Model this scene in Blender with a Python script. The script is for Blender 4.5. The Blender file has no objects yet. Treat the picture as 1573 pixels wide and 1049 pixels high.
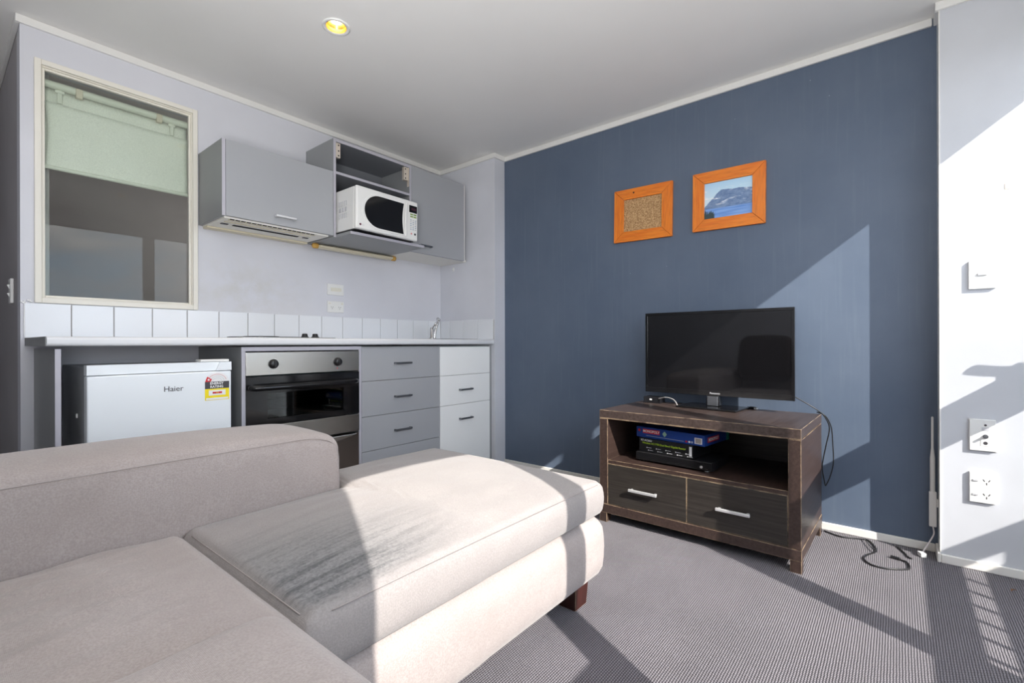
import bpy, bmesh, math, random
from mathutils import Vector, Matrix
random.seed(4)
S = bpy.context.scene
COL = S.collection
R = math.radians

# ------------------------------------------------------------------ camera, sky, sun, exposure
cam_d = bpy.data.cameras.new('camera')
cam = bpy.data.objects.new('camera', cam_d); COL.objects.link(cam)
cam_d.sensor_width = 36; cam_d.lens = 729.0/1573*36; cam_d.shift_y = 3.0/1573
cam_d.clip_start = 0.02
cam.matrix_world = (Matrix.Translation((0, 0, 0.9)) @ Matrix.Rotation(R(-50.89), 4, 'Z')
                    @ Matrix.Rotation(R(90), 4, 'X') @ Matrix.Rotation(R(-0.17), 4, 'Z'))
S.camera = cam
S.view_settings.view_transform = 'Standard'; S.view_settings.look = 'None'
S.view_settings.gamma = 1; S.view_settings.use_curve_mapping = False
S.view_settings.exposure = 0.6
S.cycles.use_denoising = True
S.cycles.max_bounces = 12; S.cycles.diffuse_bounces = 8; S.cycles.transparent_max_bounces = 16
S.cycles.sample_clamp_indirect = 6
S.cycles.caustics_reflective = False; S.cycles.caustics_refractive = False

SKY = 5.6
SUN = 6.0
w = bpy.data.worlds.new('sky'); S.world = w; w.use_nodes = True
nt = w.node_tree; nt.nodes.clear()
def N(t, typ, **kw):
    n = t.nodes.new(typ)
    for k, v in kw.items():
        if k.startswith('_'): n.inputs[k[1:]].default_value = v
        else: setattr(n, k, v)
    return n
tc = N(nt, 'ShaderNodeTexCoord')
mp = N(nt, 'ShaderNodeMapping'); mp.inputs['Scale'].default_value = (1, 1, 2.6)
nz = N(nt, 'ShaderNodeTexNoise', _Scale=6.5, _Detail=7.0, _Roughness=0.58)
cr = N(nt, 'ShaderNodeValToRGB')
cr.color_ramp.elements[0].position = 0.36; cr.color_ramp.elements[0].color = (0.32, 0.46, 0.62, 1)
cr.color_ramp.elements[1].position = 0.72; cr.color_ramp.elements[1].color = (1.0, 0.97, 0.95, 1)
e = cr.color_ramp.elements.new(0.52); e.color = (0.50, 0.53, 0.58, 1)
sx = N(nt, 'ShaderNodeSeparateXYZ')
hz = N(nt, 'ShaderNodeMapRange'); hz.inputs[1].default_value = -0.02; hz.inputs[2].default_value = 0.02
mx = N(nt, 'ShaderNodeMix', data_type='RGBA'); mx.inputs[6].default_value = (0.22, 0.22, 0.21, 1)
bg = N(nt, 'ShaderNodeBackground', _Strength=SKY)
wo = N(nt, 'ShaderNodeOutputWorld')
L = nt.links.new
L(tc.outputs['Generated'], mp.inputs[0]); L(mp.outputs[0], nz.inputs['Vector']); L(nz.outputs[0], cr.inputs[0])
L(tc.outputs['Generated'], sx.inputs[0]); L(sx.outputs[2], hz.inputs[0]); L(hz.outputs[0], mx.inputs[0])
L(cr.outputs[0], mx.inputs[7]); L(mx.outputs[2], bg.inputs[0]); L(bg.outputs[0], wo.inputs[0])

sun_d = bpy.data.lights.new('sun', 'SUN'); sun_d.energy = SUN; sun_d.angle = R(0.4); sun_d.color = (1.0, 0.95, 0.88)
sun = bpy.data.objects.new('sun', sun_d); COL.objects.link(sun)
sun.location = (-3, -8, 7)
sun.rotation_euler = Vector((1, 2.04, -1.575)).to_track_quat('-Z', 'Y').to_euler()

# added fill light, unseen behind the camera, aimed up to brighten the ceiling
fl_d = bpy.data.lights.new('ceiling_fill', 'AREA'); fl_d.shape = 'RECTANGLE'; fl_d.size = .5; fl_d.size_y = .9; fl_d.energy = 26; fl_d.spread = R(150)
fl_o = bpy.data.objects.new('ceiling_fill', fl_d); COL.objects.link(fl_o)
fl_o.location = (-.25, .10, 1.0); fl_o.rotation_euler = Vector((.45, .45, 1)).to_track_quat('-Z', 'Y').to_euler()

# added point light without a fixture, lifts the dark behind the interior window
bd_d = bpy.data.lights.new('bedroom_fill', 'POINT'); bd_d.energy = 7; bd_d.shadow_soft_size = .1; bd_d.color = (1, .90, .86)
bd_o = bpy.data.objects.new('bedroom_fill', bd_d); COL.objects.link(bd_o); bd_o.location = (2.1, 4.0, 1.9)

# ------------------------------------------------------------------ materials
def base(name, color=(.5, .5, .5), rough=.5, metal=0.0, spec=.5):
    m = bpy.data.materials.new(name); m.use_nodes = True
    b = m.node_tree.nodes['Principled BSDF']
    b.inputs['Base Color'].default_value = (*color, 1); b.inputs['Roughness'].default_value = rough
    b.inputs['Metallic'].default_value = metal; b.inputs['Specular IOR Level'].default_value = spec
    return m, m.node_tree, b
def bump(t, b, height, strength=.2, dist=.002):
    bp = N(t, 'ShaderNodeBump', _Strength=strength, _Distance=dist)
    t.links.new(height, bp.inputs['Height']); t.links.new(bp.outputs[0], b.inputs['Normal'])
    return bp
def coords(t, scale=(1, 1, 1), rot=(0, 0, 0)):
    c = N(t, 'ShaderNodeTexCoord'); m = N(t, 'ShaderNodeMapping')
    m.inputs['Scale'].default_value = scale; m.inputs['Rotation'].default_value = rot
    t.links.new(c.outputs['Object'], m.inputs[0]); return m.outputs[0]
def mixc(t, fac, a, b):
    m = N(t, 'ShaderNodeMix', data_type='RGBA')
    for i, v in ((6, a), (7, b)):
        if isinstance(v, tuple): m.inputs[i].default_value = (*v, 1)
        else: t.links.new(v, m.inputs[i])
    if isinstance(fac, (int, float)): m.inputs[0].default_value = fac
    else: t.links.new(fac, m.inputs[0])
    return m.outputs[2]
def math_(t, op, a, b=None, clamp=False):
    n = N(t, 'ShaderNodeMath', operation=op); n.use_clamp = clamp
    for i, v in enumerate((a, b)):
        if v is None: continue
        if isinstance(v, (int, float)): n.inputs[i].default_value = v
        else: t.links.new(v, n.inputs[i])
    return n.outputs[0]
def ramp(t, fac, lo, hi, a=0.0, b=1.0):
    n = N(t, 'ShaderNodeMapRange'); n.clamp = True
    for i, v in ((1, lo), (2, hi), (3, a), (4, b)): n.inputs[i].default_value = v
    t.links.new(fac, n.inputs[0]); return n.outputs[0]
def noise(t, vec, scale, detail=3.0, rough=.5):
    n = N(t, 'ShaderNodeTexNoise', _Scale=scale, _Detail=detail, _Roughness=rough)
    t.links.new(vec, n.inputs['Vector']); return n.outputs[0]

def paint(name, color, rough=.55, vary=.05, bstr=.08, scale=3.0, spec=.3):
    m, t, b = base(name, color, rough, spec=spec)
    v = coords(t); n = noise(t, v, scale, 4.0)
    dark = tuple(c*(1-vary) for c in color); lite = tuple(min(1, c*(1+vary)) for c in color)
    t.links.new(mixc(t, ramp(t, n, .3, .7), dark, lite), b.inputs['Base Color'])
    bump(t, b, noise(t, v, 180, 2.0), bstr, .001)
    return m
def plain(name, color, rough=.4, metal=0.0, spec=.5): return base(name, color, rough, metal, spec)[0]

M = {}
M['wall'] = paint('wall_paint_grey', (.66, .67, .715))
M['white_wall'] = paint('wall_paint_pale', (.575, .59, .625))
M['ceiling'] = paint('ceiling_paint', (.82, .81, .79), vary=.03, scale=1.2)
M['trim'] = plain('trim_white', (.80, .79, .76), .4)
M['skirt'] = plain('skirting_white', (.78, .76, .72), .45)
M['hall'] = paint('hall_paint', (.42, .40, .41))
# kitchen wall with grease marks below the hood
def kitchen_wall():
    m, t, b = base('kitchen_wall_paint', (.6, .6, .65), .5, spec=.3)
    v = coords(t); n = noise(t, v, 3.0, 4.0)
    c = mixc(t, ramp(t, n, .3, .7), (.64, .645, .69), (.69, .695, .74))
    g = N(t, 'ShaderNodeSeparateXYZ'); t.links.new(v, g.inputs[0])
    fx = ramp(t, math_(t, 'ABSOLUTE', math_(t, 'SUBTRACT', g.outputs[0], 1.15)), .05, .45, 1, 0)
    fz = ramp(t, math_(t, 'ABSOLUTE', math_(t, 'SUBTRACT', g.outputs[2], 1.20)), .02, .24, 1, 0)
    f = math_(t, 'MULTIPLY', math_(t, 'MULTIPLY', fx, fz), ramp(t, noise(t, v, 9, 5.0, .65), .38, .62, 0, .45))
    c = mixc(t, f, c, (.55, .53, .46))
    t.links.new(c, b.inputs['Base Color']); bump(t, b, noise(t, v, 180, 2.0), .08, .001)
    return m
M['kwall'] = kitchen_wall()
def blue_wall():
    m, t, b = base('blue_wall_paint', (.1, .13, .18), .42, spec=.35)
    v = coords(t); n = noise(t, v, 2.2, 5.0, .6)
    c = mixc(t, ramp(t, n, .3, .7), (.096, .128, .184), (.120, .153, .210))
    streak = noise(t, coords(t, (1, 60, 2.5)), 1.0, 3.0)
    c = mixc(t, ramp(t, streak, .55, .8, 0, .25), c, (.165, .20, .245))
    sp = N(t, 'ShaderNodeTexVoronoi', _Scale=7.0); t.links.new(v, sp.inputs['Vector'])
    c = mixc(t, ramp(t, sp.outputs['Distance'], .012, .02, .5, 0), c, (.4, .45, .5))
    t.links.new(c, b.inputs['Base Color']); bump(t, b, noise(t, v, 150, 2.0), .1, .001)
    return m
M['blue'] = blue_wall()
def carpet():
    m, t, b = base('ribbed_carpet', (.1, .1, .12), .95, spec=.1)
    v = coords(t); g = N(t, 'ShaderNodeSeparateXYZ')
    dn = N(t, 'ShaderNodeTexNoise', _Scale=60.0, _Detail=2.0); t.links.new(v, dn.inputs['Vector'])
    ad = N(t, 'ShaderNodeVectorMath', operation='MULTIPLY_ADD'); t.links.new(dn.outputs['Color'], ad.inputs[0])
    ad.inputs[1].default_value = (.003, .0022, 0); t.links.new(v, ad.inputs[2]); t.links.new(ad.outputs[0], g.inputs[0])
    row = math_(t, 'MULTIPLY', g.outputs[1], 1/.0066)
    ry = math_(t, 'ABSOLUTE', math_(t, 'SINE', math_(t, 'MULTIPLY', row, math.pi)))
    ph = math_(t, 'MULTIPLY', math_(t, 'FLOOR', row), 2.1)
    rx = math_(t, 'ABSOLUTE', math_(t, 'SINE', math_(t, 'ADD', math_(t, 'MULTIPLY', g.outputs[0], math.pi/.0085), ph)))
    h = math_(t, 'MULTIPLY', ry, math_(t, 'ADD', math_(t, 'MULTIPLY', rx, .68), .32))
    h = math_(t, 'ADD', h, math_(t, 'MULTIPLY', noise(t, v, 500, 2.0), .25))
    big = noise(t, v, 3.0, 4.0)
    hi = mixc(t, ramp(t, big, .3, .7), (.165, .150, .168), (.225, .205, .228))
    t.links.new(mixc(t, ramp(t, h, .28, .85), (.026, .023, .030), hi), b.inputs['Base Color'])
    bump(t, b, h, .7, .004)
    b.inputs['Sheen Weight'].default_value = .2
    return m
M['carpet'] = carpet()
def fabric(name, a, c2, stain=False):
    m, t, b = base(name, a, .92, spec=.15)
    v = coords(t)
    blot = noise(t, v, 7, 5.0, .6); fib = noise(t, v, 300, 2.0)
    c = mixc(t, ramp(t, blot, .3, .72), a, c2)
    c = mixc(t, ramp(t, fib, .35, .65, 0, .5), c, tuple(x*.72 for x in a))
    if stain:
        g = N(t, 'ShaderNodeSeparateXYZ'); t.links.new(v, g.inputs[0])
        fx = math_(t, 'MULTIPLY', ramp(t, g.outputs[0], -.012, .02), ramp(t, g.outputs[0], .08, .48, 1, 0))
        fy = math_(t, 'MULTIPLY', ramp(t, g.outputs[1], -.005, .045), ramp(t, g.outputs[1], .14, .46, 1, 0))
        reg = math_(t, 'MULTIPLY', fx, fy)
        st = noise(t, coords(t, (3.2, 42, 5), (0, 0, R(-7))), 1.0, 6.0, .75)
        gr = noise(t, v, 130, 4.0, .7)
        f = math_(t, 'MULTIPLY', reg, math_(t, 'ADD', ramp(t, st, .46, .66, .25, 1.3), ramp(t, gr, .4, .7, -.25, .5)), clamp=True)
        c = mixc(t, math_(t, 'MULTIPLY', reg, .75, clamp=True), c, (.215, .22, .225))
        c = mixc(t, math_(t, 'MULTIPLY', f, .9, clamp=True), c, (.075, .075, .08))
        st2 = noise(t, coords(t, (6, 22, 5), (0, 0, R(14))), 1.0, 6.0, .75)
        c = mixc(t, ramp(t, st2, .60, .74, 0, .38), c, (.33, .31, .30))
    t.links.new(c, b.inputs['Base Color'])
    wv = N(t, 'ShaderNodeTexWave', _Scale=170.0, _Distortion=1.5); t.links.new(v, wv.inputs['Vector'])
    hsum = math_(t, 'ADD', math_(t, 'MULTIPLY', wv.outputs['Fac'], .4), fib)
    bump(t, b, hsum, .22, .0015)
    b.inputs['Sheen Weight'].default_value = .25; b.inputs['Sheen Roughness'].default_value = .5
    return m
M['sofa'] = fabric('sofa_fabric', (.375, .325, .308), (.435, .385, .368))
M['chaise'] = fabric('chaise_fabric', (.315, .287, .280), (.360, .330, .318), True)
M['seam'] = plain('sofa_thread', (.34, .305, .295), .9)
M['brown_fabric'] = fabric('brown_fabric', (.035, .022, .018), (.05, .032, .026))
def wood_dark(name, a, c2, worn=True, axis=(1, 26, 26), rough=.38):
    m, t, b = base(name, a, rough)
    g = noise(t, coords(t, axis), 3.0, 6.0, .65)
    c = mixc(t, ramp(t, g, .35, .7), a, c2)
    if worn:
        bv = N(t, 'ShaderNodeBevel', samples=4); bv.inputs[0].default_value = .0035
        ge = N(t, 'ShaderNodeNewGeometry'); d = N(t, 'ShaderNodeVectorMath', operation='DOT_PRODUCT')
        t.links.new(bv.outputs[0], d.inputs[0]); t.links.new(ge.outputs['True Normal'], d.inputs[1])
        ed = ramp(t, d.outputs['Value'], .93, .985, 1, 0)
        wn = ramp(t, noise(t, coords(t), 14, 4.0, .7), .36, .56)
        c = mixc(t, math_(t, 'MULTIPLY', math_(t, 'MULTIPLY', ed, wn), .9), c, (.64, .47, .30))
        sc = N(t, 'ShaderNodeTexVoronoi', _Scale=26.0); t.links.new(coords(t, (1, 1, .6)), sc.inputs['Vector'])
        pick = ramp(t, noise(t, coords(t), 12, 2.0), .58, .66)
        c = mixc(t, math_(t, 'MULTIPLY', ramp(t, sc.outputs['Distance'], .03, .05, .8, 0), pick), c, (.45, .36, .28))
    t.links.new(c, b.inputs['Base Color']); bump(t, b, g, .05, .001)
    return m
M['stand'] = wood_dark('worn_espresso_wood', (.030, .018, .015), (.060, .038, .032))
M['stand_top'] = wood_dark('dusty_espresso_wood', (.036, .023, .020), (.082, .060, .053), rough=.33)
M['drawer_dark'] = wood_dark('black_brown_wood', (.018, .015, .013), (.042, .036, .031), True, (26, 1.2, 40))
M['leg_wood'] = wood_dark('reddish_leg_wood', (.030, .007, .005), (.052, .013, .010), True, (14, 14, 2))
def pine(name, axis):
    m, t, b = base(name, (.55, .22, .06), .35)
    g = noise(t, coords(t, axis), 1.0, 5.0, .6)
    c = mixc(t, ramp(t, g, .3, .7), (.70, .150, .010), (.84, .255, .022))
    f2 = noise(t, coords(t, tuple(a*3 for a in axis)), 1.0, 3.0)
    c = mixc(t, ramp(t, f2, .5, .75, 0, .5), c, (.42, .105, .018))
    t.links.new(c, b.inputs['Base Color']); bump(t, b, g, .06, .001)
    return m
M['pine_h'] = pine('varnished_pine_rail', (6, 6, 55))
M['pine_v'] = pine('varnished_pine_stile', (6, 55, 5))
def cork():
    m, t, b = base('cork', (.36, .22, .12), .9, spec=.1)
    v = coords(t); vo = N(t, 'ShaderNodeTexVoronoi', _Scale=170.0); t.links.new(v, vo.inputs['Vector'])
    n = noise(t, v, 140, 3.0)
    c = mixc(t, ramp(t, n, .35, .65), (.30, .165, .075), (.60, .39, .20))
    t.links.new(c, b.inputs['Base Color']); bump(t, b, vo.outputs['Distance'], .3, .002)
    return m
M['cork'] = cork()
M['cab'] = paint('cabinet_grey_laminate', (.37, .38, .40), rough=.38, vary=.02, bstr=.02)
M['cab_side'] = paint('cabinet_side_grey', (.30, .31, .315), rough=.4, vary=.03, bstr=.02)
M['cab_edge'] = plain('cabinet_edge_strip', (.46, .45, .50), .45)
M['cab_white'] = paint('cabinet_white_laminate', (.90, .91, .90), rough=.4, vary=.01, bstr=.02)
M['cab_under'] = plain('cabinet_underside_white', (.84, .82, .76), .6)
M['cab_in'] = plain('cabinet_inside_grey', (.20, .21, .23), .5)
M['handle'] = plain('pewter_handle', (.22, .23, .25), .35, .85)
M['silver'] = plain('silver_handle', (.72, .72, .73), .32, .55)
M['chrome'] = plain('chrome', (.75, .75, .76), .12, 1.0)
M['worktop'] = paint('worktop_laminate', (.72, .73, .75), rough=.35, vary=.02, bstr=.01)
M['tile'] = plain('white_glazed_tile', (.80, .82, .85), .18)
M['grout'] = plain('grout', (.33, .31, .30), .9)
M['caulk'] = plain('white_caulk', (.85, .85, .85), .6)
M['cream'] = paint('cream_frame_paint', (.82, .79, .71), rough=.4, vary=.02, bstr=.02)
M['beige_plastic'] = plain('yellowed_plastic', (.72, .66, .50), .45)
M['amber_plastic'] = plain('amber_plastic', (.62, .36, .08), .4)
M['white_plastic'] = plain('white_plastic', (.80, .80, .78), .35)
M['ivory_plastic'] = plain('ivory_plastic', (.76, .74, .64), .4)
M['black_plastic'] = plain('black_plastic', (.012, .012, .014), .3)
M['black_gloss'] = plain('black_gloss', (.008, .008, .009), .08)
M['screen'] = plain('dark_screen_panel', (.006, .006, .007), .035, spec=.6)
M['black_card'] = plain('black_card', (.012, .012, .013), .35)
M['dark_gap'] = plain('dark_gap', (.012, .012, .012), .8)
M['fridge'] = plain('fridge_white_enamel', (.83, .87, .90), .28)
M['fridge_side'] = plain('fridge_grey_side', (.46, .47, .50), .4)
M['metal_hinge'] = plain('hinge_zinc_pale', (.72, .64, .55), .4, .3)
M['stainless'] = None
def stainless(name, col, r):
    m, t, b = base(name, col, r, 1.0)
    g = noise(t, coords(t, (3, 60, 220)), 1.0, 3.0)
    bump(t, b, g, .06, .0006)
    return m
M['stainless'] = stainless('brushed_stainless', (.56, .54, .50), .24)
M['oven_drawer'] = stainless('bronzed_drawer_steel', (.22, .19, .165), .30)
M['alu'] = plain('window_aluminium', (.16, .15, .15), .5, .2)
M['concrete'] = paint('balcony_concrete', (.66, .65, .63), .9)
M['rail'] = plain('railing_paint', (.30, .31, .33), .5)
M['blind'] = fabric('blind_cloth', (.85, .85, .80), (.89, .885, .845))
M['blind_rail'] = plain('blind_rail_white', (.72, .72, .66), .4)
M['yellow'] = plain('label_yellow', (.90, .72, .0), .5)
M['label_black'] = plain('label_black', (.05, .045, .05), .5)
M['red'] = plain('label_red', (.62, .02, .03), .5)
M['paper'] = plain('label_paper', (.82, .82, .82), .6)
M['pale_grey'] = plain('pale_print', (.55, .55, .57), .6)
M['box_blue'] = plain('box_blue_card', (.012, .055, .28), .35)
M['box_green'] = plain('box_green_card', (.02, .28, .20), .4)
M['lime'] = plain('print_lime', (.42, .60, .03), .5)
M['cable'] = plain('black_cable', (.012, .012, .013), .4)
M['cable_grey'] = plain('grey_cable', (.35, .34, .33), .45)
M['cable_white'] = plain('white_cable', (.78, .74, .74), .4)
M['leaf'] = plain('dry_leaf', (.20, .09, .03), .8)
M['beige_patch'] = plain('filler_patch', (.78, .66, .52), .7)
M['key_green'] = plain('key_green', (.25, .36, .10), .5)
M['key_grey'] = plain('key_blue_grey', (.38, .44, .52), .5)
def emis(name, col, s):
    m = bpy.data.materials.new(name); m.use_nodes = True; t = m.node_tree; t.nodes.clear()
    e = N(t, 'ShaderNodeEmission', _Strength=s); e.inputs[0].default_value = (*col, 1)
    o = N(t, 'ShaderNodeOutputMaterial'); t.links.new(e.outputs[0], o.inputs[0]); return m
M['lamp'] = emis('lamp_face', (1.0, .86, .60), 6.0)
M['gold'] = plain('gold_reflector', (.95, .62, .14), .3, .6)
def glass(name, ior=1.5, tint=(1, 1, 1), rough=.0):
    m = bpy.data.materials.new(name); m.use_nodes = True; t = m.node_tree; t.nodes.clear()
    f = N(t, 'ShaderNodeFresnel'); ge = N(t, 'ShaderNodeNewGeometry')
    t.links.new(ramp(t, ge.outputs['Backfacing'], 0, 1, ior, 1/ior), f.inputs['IOR']); a = N(t, 'ShaderNodeBsdfTransparent'); a.inputs[0].default_value = (*tint, 1)
    g = N(t, 'ShaderNodeBsdfGlossy', _Roughness=rough); mxs = N(t, 'ShaderNodeMixShader')
    o = N(t, 'ShaderNodeOutputMaterial')
    t.links.new(f.outputs[0], mxs.inputs[0]); t.links.new(a.outputs[0], mxs.inputs[1]); t.links.new(g.outputs[0], mxs.inputs[2])
    t.links.new(mxs.outputs[0], o.inputs[0]); return m
M['glass'] = glass('window_glass', 1.5)
M['borrowed_glass'] = glass('interior_window_glass', 1.28, (.93, .96, .93))
M['oven_glass'] = glass('oven_glass', 1.6, (.35, .42, .42))
M['oven_in'] = plain('oven_enamel', (.02, .045, .045), .35)

# ------------------------------------------------------------------ mesh helpers
def box(bm, a, b):
    (x0, y0, z0), (x1, y1, z1) = a, b
    v = [bm.verts.new(p) for p in ((x0,y0,z0),(x1,y0,z0),(x1,y1,z0),(x0,y1,z0),(x0,y0,z1),(x1,y0,z1),(x1,y1,z1),(x0,y1,z1))]
    for f in ((0,3,2,1),(4,5,6,7),(0,1,5,4),(1,2,6,5),(2,3,7,6),(3,0,4,7)): bm.faces.new([v[i] for i in f])
    return bm
def B(*pairs):
    bm = bmesh.new()
    for a, b in pairs: box(bm, a, b)
    return bm
def frame_axes(d):
    d = Vector(d).normalized(); u = d.orthogonal().normalized(); return u, d.cross(u)
def lathe(bm, p0, axis, prof, n=24):
    """prof: list of (distance along axis, radius)"""
    p0 = Vector(p0); d = Vector(axis).normalized(); u, v = frame_axes(d); rings = []
    for h, r in prof:
        rings.append([bm.verts.new(p0+d*h+(u*math.cos(2*math.pi*i/n)+v*math.sin(2*math.pi*i/n))*r) for i in range(n)])
    for a, b in zip(rings, rings[1:]):
        for i in range(n): bm.faces.new((a[i], a[(i+1)%n], b[(i+1)%n], b[i]))
    bm.faces.new(rings[0][::-1]); bm.faces.new(rings[-1]); return bm
def cyl(bm, p0, p1, r, r1=None, n=20):
    d = Vector(p1)-Vector(p0); return lathe(bm, p0, d, [(0, r), (d.length, r if r1 is None else r1)], n)
def smooth_path(pts, k=6):
    P = [Vector(p) for p in pts]; out = []
    for i in range(len(P)-1):
        a = P[max(i-1, 0)]; b = P[i]; c = P[i+1]; d = P[min(i+2, len(P)-1)]
        for j in range(k):
            s = j/k
            out.append(.5*((2*b)+(-a+c)*s+(2*a-5*b+4*c-d)*s*s+(-a+3*b-3*c+d)*s**3))
    out.append(P[-1]); return out
def tube(bm, pts, r, n=8, k=6, closed_ends=True):
    P = smooth_path(pts, k) if k > 1 else [Vector(p) for p in pts]; rings = []; u = None
    for i, p in enumerate(P):
        d = (P[min(i+1, len(P)-1)]-P[max(i-1, 0)]).normalized()
        u = (d.orthogonal() if u is None else u-d*u.dot(d)).normalized(); v = d.cross(u)
        rings.append([bm.verts.new(p+(u*math.cos(2*math.pi*j/n)+v*math.sin(2*math.pi*j/n))*r) for j in range(n)])
    for a, b in zip(rings, rings[1:]):
        for j in range(n): bm.faces.new((a[j], a[(j+1)%n], b[(j+1)%n], b[j]))
    bm.faces.new(rings[0][::-1]); bm.faces.new(rings[-1]); return bm
def prism(bm, pts, ext):
    e = Vector(ext); a = [bm.verts.new(p) for p in pts]; b = [bm.verts.new(Vector(p)+e) for p in pts]; n = len(a)
    bm.faces.new(a[::-1]); bm.faces.new(b)
    for i in range(n): bm.faces.new((a[i], a[(i+1)%n], b[(i+1)%n], b[i]))
    return bm
GROUPS = {'downlight': 'ceiling downlights', 'wall_cupboard': 'wall cupboards over the bench', 'drawer_unit': 'drawer units under the worktop',
          'pin_board': 'pine frames on the blue wall', 'framed_photo': 'pine frames on the blue wall',
          'light_switch': 'light switches', 'power_outlet': 'power outlets'}
def tag(o, label=None, cat=None, group=None, kind=None):
    if label: o['label'] = label
    if cat: o['category'] = cat
    if not group and cat: group = GROUPS.get(o.name.split('.')[0])
    if group: o['group'] = group
    if kind: o['kind'] = kind
    return o
def obj(name, bm, mat, parent=None, bevel=0, seg=2, smooth=False, loc=None, rot=None):
    bmesh.ops.recalc_face_normals(bm, faces=bm.faces)
    me = bpy.data.meshes.new(name); bm.to_mesh(me); bm.free()
    o = bpy.data.objects.new(name, me); COL.objects.link(o)
    me.materials.append(M[mat] if isinstance(mat, str) else mat)
    if parent: o.parent = parent
    if loc: o.location = loc
    if rot: o.rotation_euler = rot
    if smooth:
        for p in me.polygons: p.use_smooth = True
    if bevel:
        md = o.modifiers.new('bevel', 'BEVEL'); md.width = bevel; md.segments = seg; md.limit_method = 'ANGLE'; md.angle_limit = R(40)
        for p in me.polygons: p.use_smooth = True
        md.harden_normals = True
    return o
def same(o, parent, loc=(0, 0, 0), rot=None, label=None, **kw):
    c = o.copy(); COL.objects.link(c); c.parent = parent; c.location = loc
    if rot: c.rotation_euler = rot
    if label: c['label'] = label
    return c
def thing(name, label, cat, loc=(0, 0, 0), rotz=0, group=None):
    o = bpy.data.objects.new(name, None); COL.objects.link(o); o.empty_display_size = .1
    o.location = loc; o.rotation_euler = (0, 0, rotz)
    return tag(o, label, cat, group)
def struct(name, bm, mat, **kw):
    o = obj(name, bm, mat, **kw)
    if not kw.get('parent'): o['kind'] = 'structure'
    return o
def sempty(name, loc=(0, 0, 0)):
    o = bpy.data.objects.new(name, None); COL.objects.link(o); o.location = loc; o['kind'] = 'structure'; return o
def text(name, body, size, mat, parent, loc, rot, align='CENTER', bold=0.0, sx=1.0):
    c = bpy.data.curves.new(name, 'FONT'); c.body = body; c.size = size; c.align_x = align; c.align_y = 'CENTER'
    c.extrude = .0002; c.offset = bold; c.resolution_u = 3
    o = bpy.data.objects.new(name, c); COL.objects.link(o); o.parent = parent; o.location = loc; o.rotation_euler = rot
    o.scale = (sx, 1, 1); c.materials.append(M[mat])
    bpy.context.view_layer.update()
    me = bpy.data.meshes.new_from_object(o.evaluated_get(bpy.context.evaluated_depsgraph_get()))
    bpy.data.objects.remove(o)
    o = bpy.data.objects.new(name, me); COL.objects.link(o); o.parent = parent; o.location = loc; o.rotation_euler = rot; o.scale = (sx, 1, 1)
    if not me.materials: me.materials.append(M[mat])
    return o
FACE_S = (R(90), 0, 0)            # text standing on a face that looks to -Y
FACE_W = (R(90), 0, R(-90))       # text standing on a face that looks to -X

# ------------------------------------------------------------------ the room
KY, EX, BX, PX = 2.87, 2.615, 2.727, 2.615        # kitchen wall, its end wall, blue wall, pier
CZ, WY, LX = 2.29, -0.70, -0.95                  # ceiling, window wall, left wall
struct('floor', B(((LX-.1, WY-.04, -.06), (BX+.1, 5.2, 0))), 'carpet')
struct('ceiling', B(((LX-.1, WY-.04, CZ), (BX+.1, 5.2, CZ+.1))), 'ceiling')
# kitchen wall round the interior window opening
ox0, ox1, oz0, oz1 = .300, .884, 1.094, 2.118
wall_back = struct('wall_back', B(((.245, KY, 0), (ox0, KY+.1, CZ)), ((ox1, KY, 0), (BX+.1, KY+.1, CZ)),
                                  ((ox0, KY, 0), (ox1, KY+.1, oz0)), ((ox0, KY, oz1), (ox1, KY+.1, CZ))), 'kwall')
wall_end = struct('wall_end', B(((EX, 2.285, 0), (BX+.1, KY, CZ))), 'wall')
struct('wall_right', B(((BX, -.135, 0), (BX+.1, 2.285, CZ))), 'blue')
struct('wall_pier', B(((PX, WY-.04, 0), (BX+.1, -.135, CZ))), 'white_wall')
struct('trim_1', B(((PX-.002, -.136, .04), (BX, -.132, CZ))), 'trim')
struct('wall_hall', B(((.245, KY+.1, 0), (.345, 5.1, CZ))), 'hall')
struct('wall_hall_end', B(((LX, 5.1, 0), (BX, 5.2, CZ))), 'hall')
struct('wall_left', B(((LX-.1, WY-.04, 0), (LX, 5.2, CZ))), 'wall')
struct('wall_bedroom', B(((BX, KY+.1, 0), (BX+.1, 5.1, CZ))), 'wall')
# window wall
GX0, GX1, HZ = -.245, 2.60, 2.105
struct('wall_front', B(((LX, WY-.04, 0), (GX0, WY, CZ)), ((GX1, WY-.04, 0), (PX, WY, CZ)), ((GX0, WY-.04, HZ), (GX1, WY, CZ))), 'white_wall')
# cornices
def cornice(name, pts, z=CZ, h=.034, d=.014):
    bm = bmesh.new()
    for (x0, y0), (x1, y1) in pts: box(bm, (x0, y0, z-h), (x1, y1, z-.0005))
    return struct(name, bm, 'trim', bevel=.003)
cornice('trim_2', [((.231, KY-.014), (EX, KY))])
cornice('trim_3', [((EX-.014, 2.271), (EX, KY-.014)), ((EX, 2.271), (BX-.014, 2.285))])
cornice('trim_4', [((BX-.014, -.117), (BX, 2.285))])
cornice('trim_5', [((PX-.014, WY, ), (PX, -.121)), ((PX, -.135), (BX, -.121))])
cornice('trim_6', [((.231, KY), (.245, 5.1))])
cornice('trim_7', [((LX, WY), (PX-.014, WY+.014))])
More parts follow.
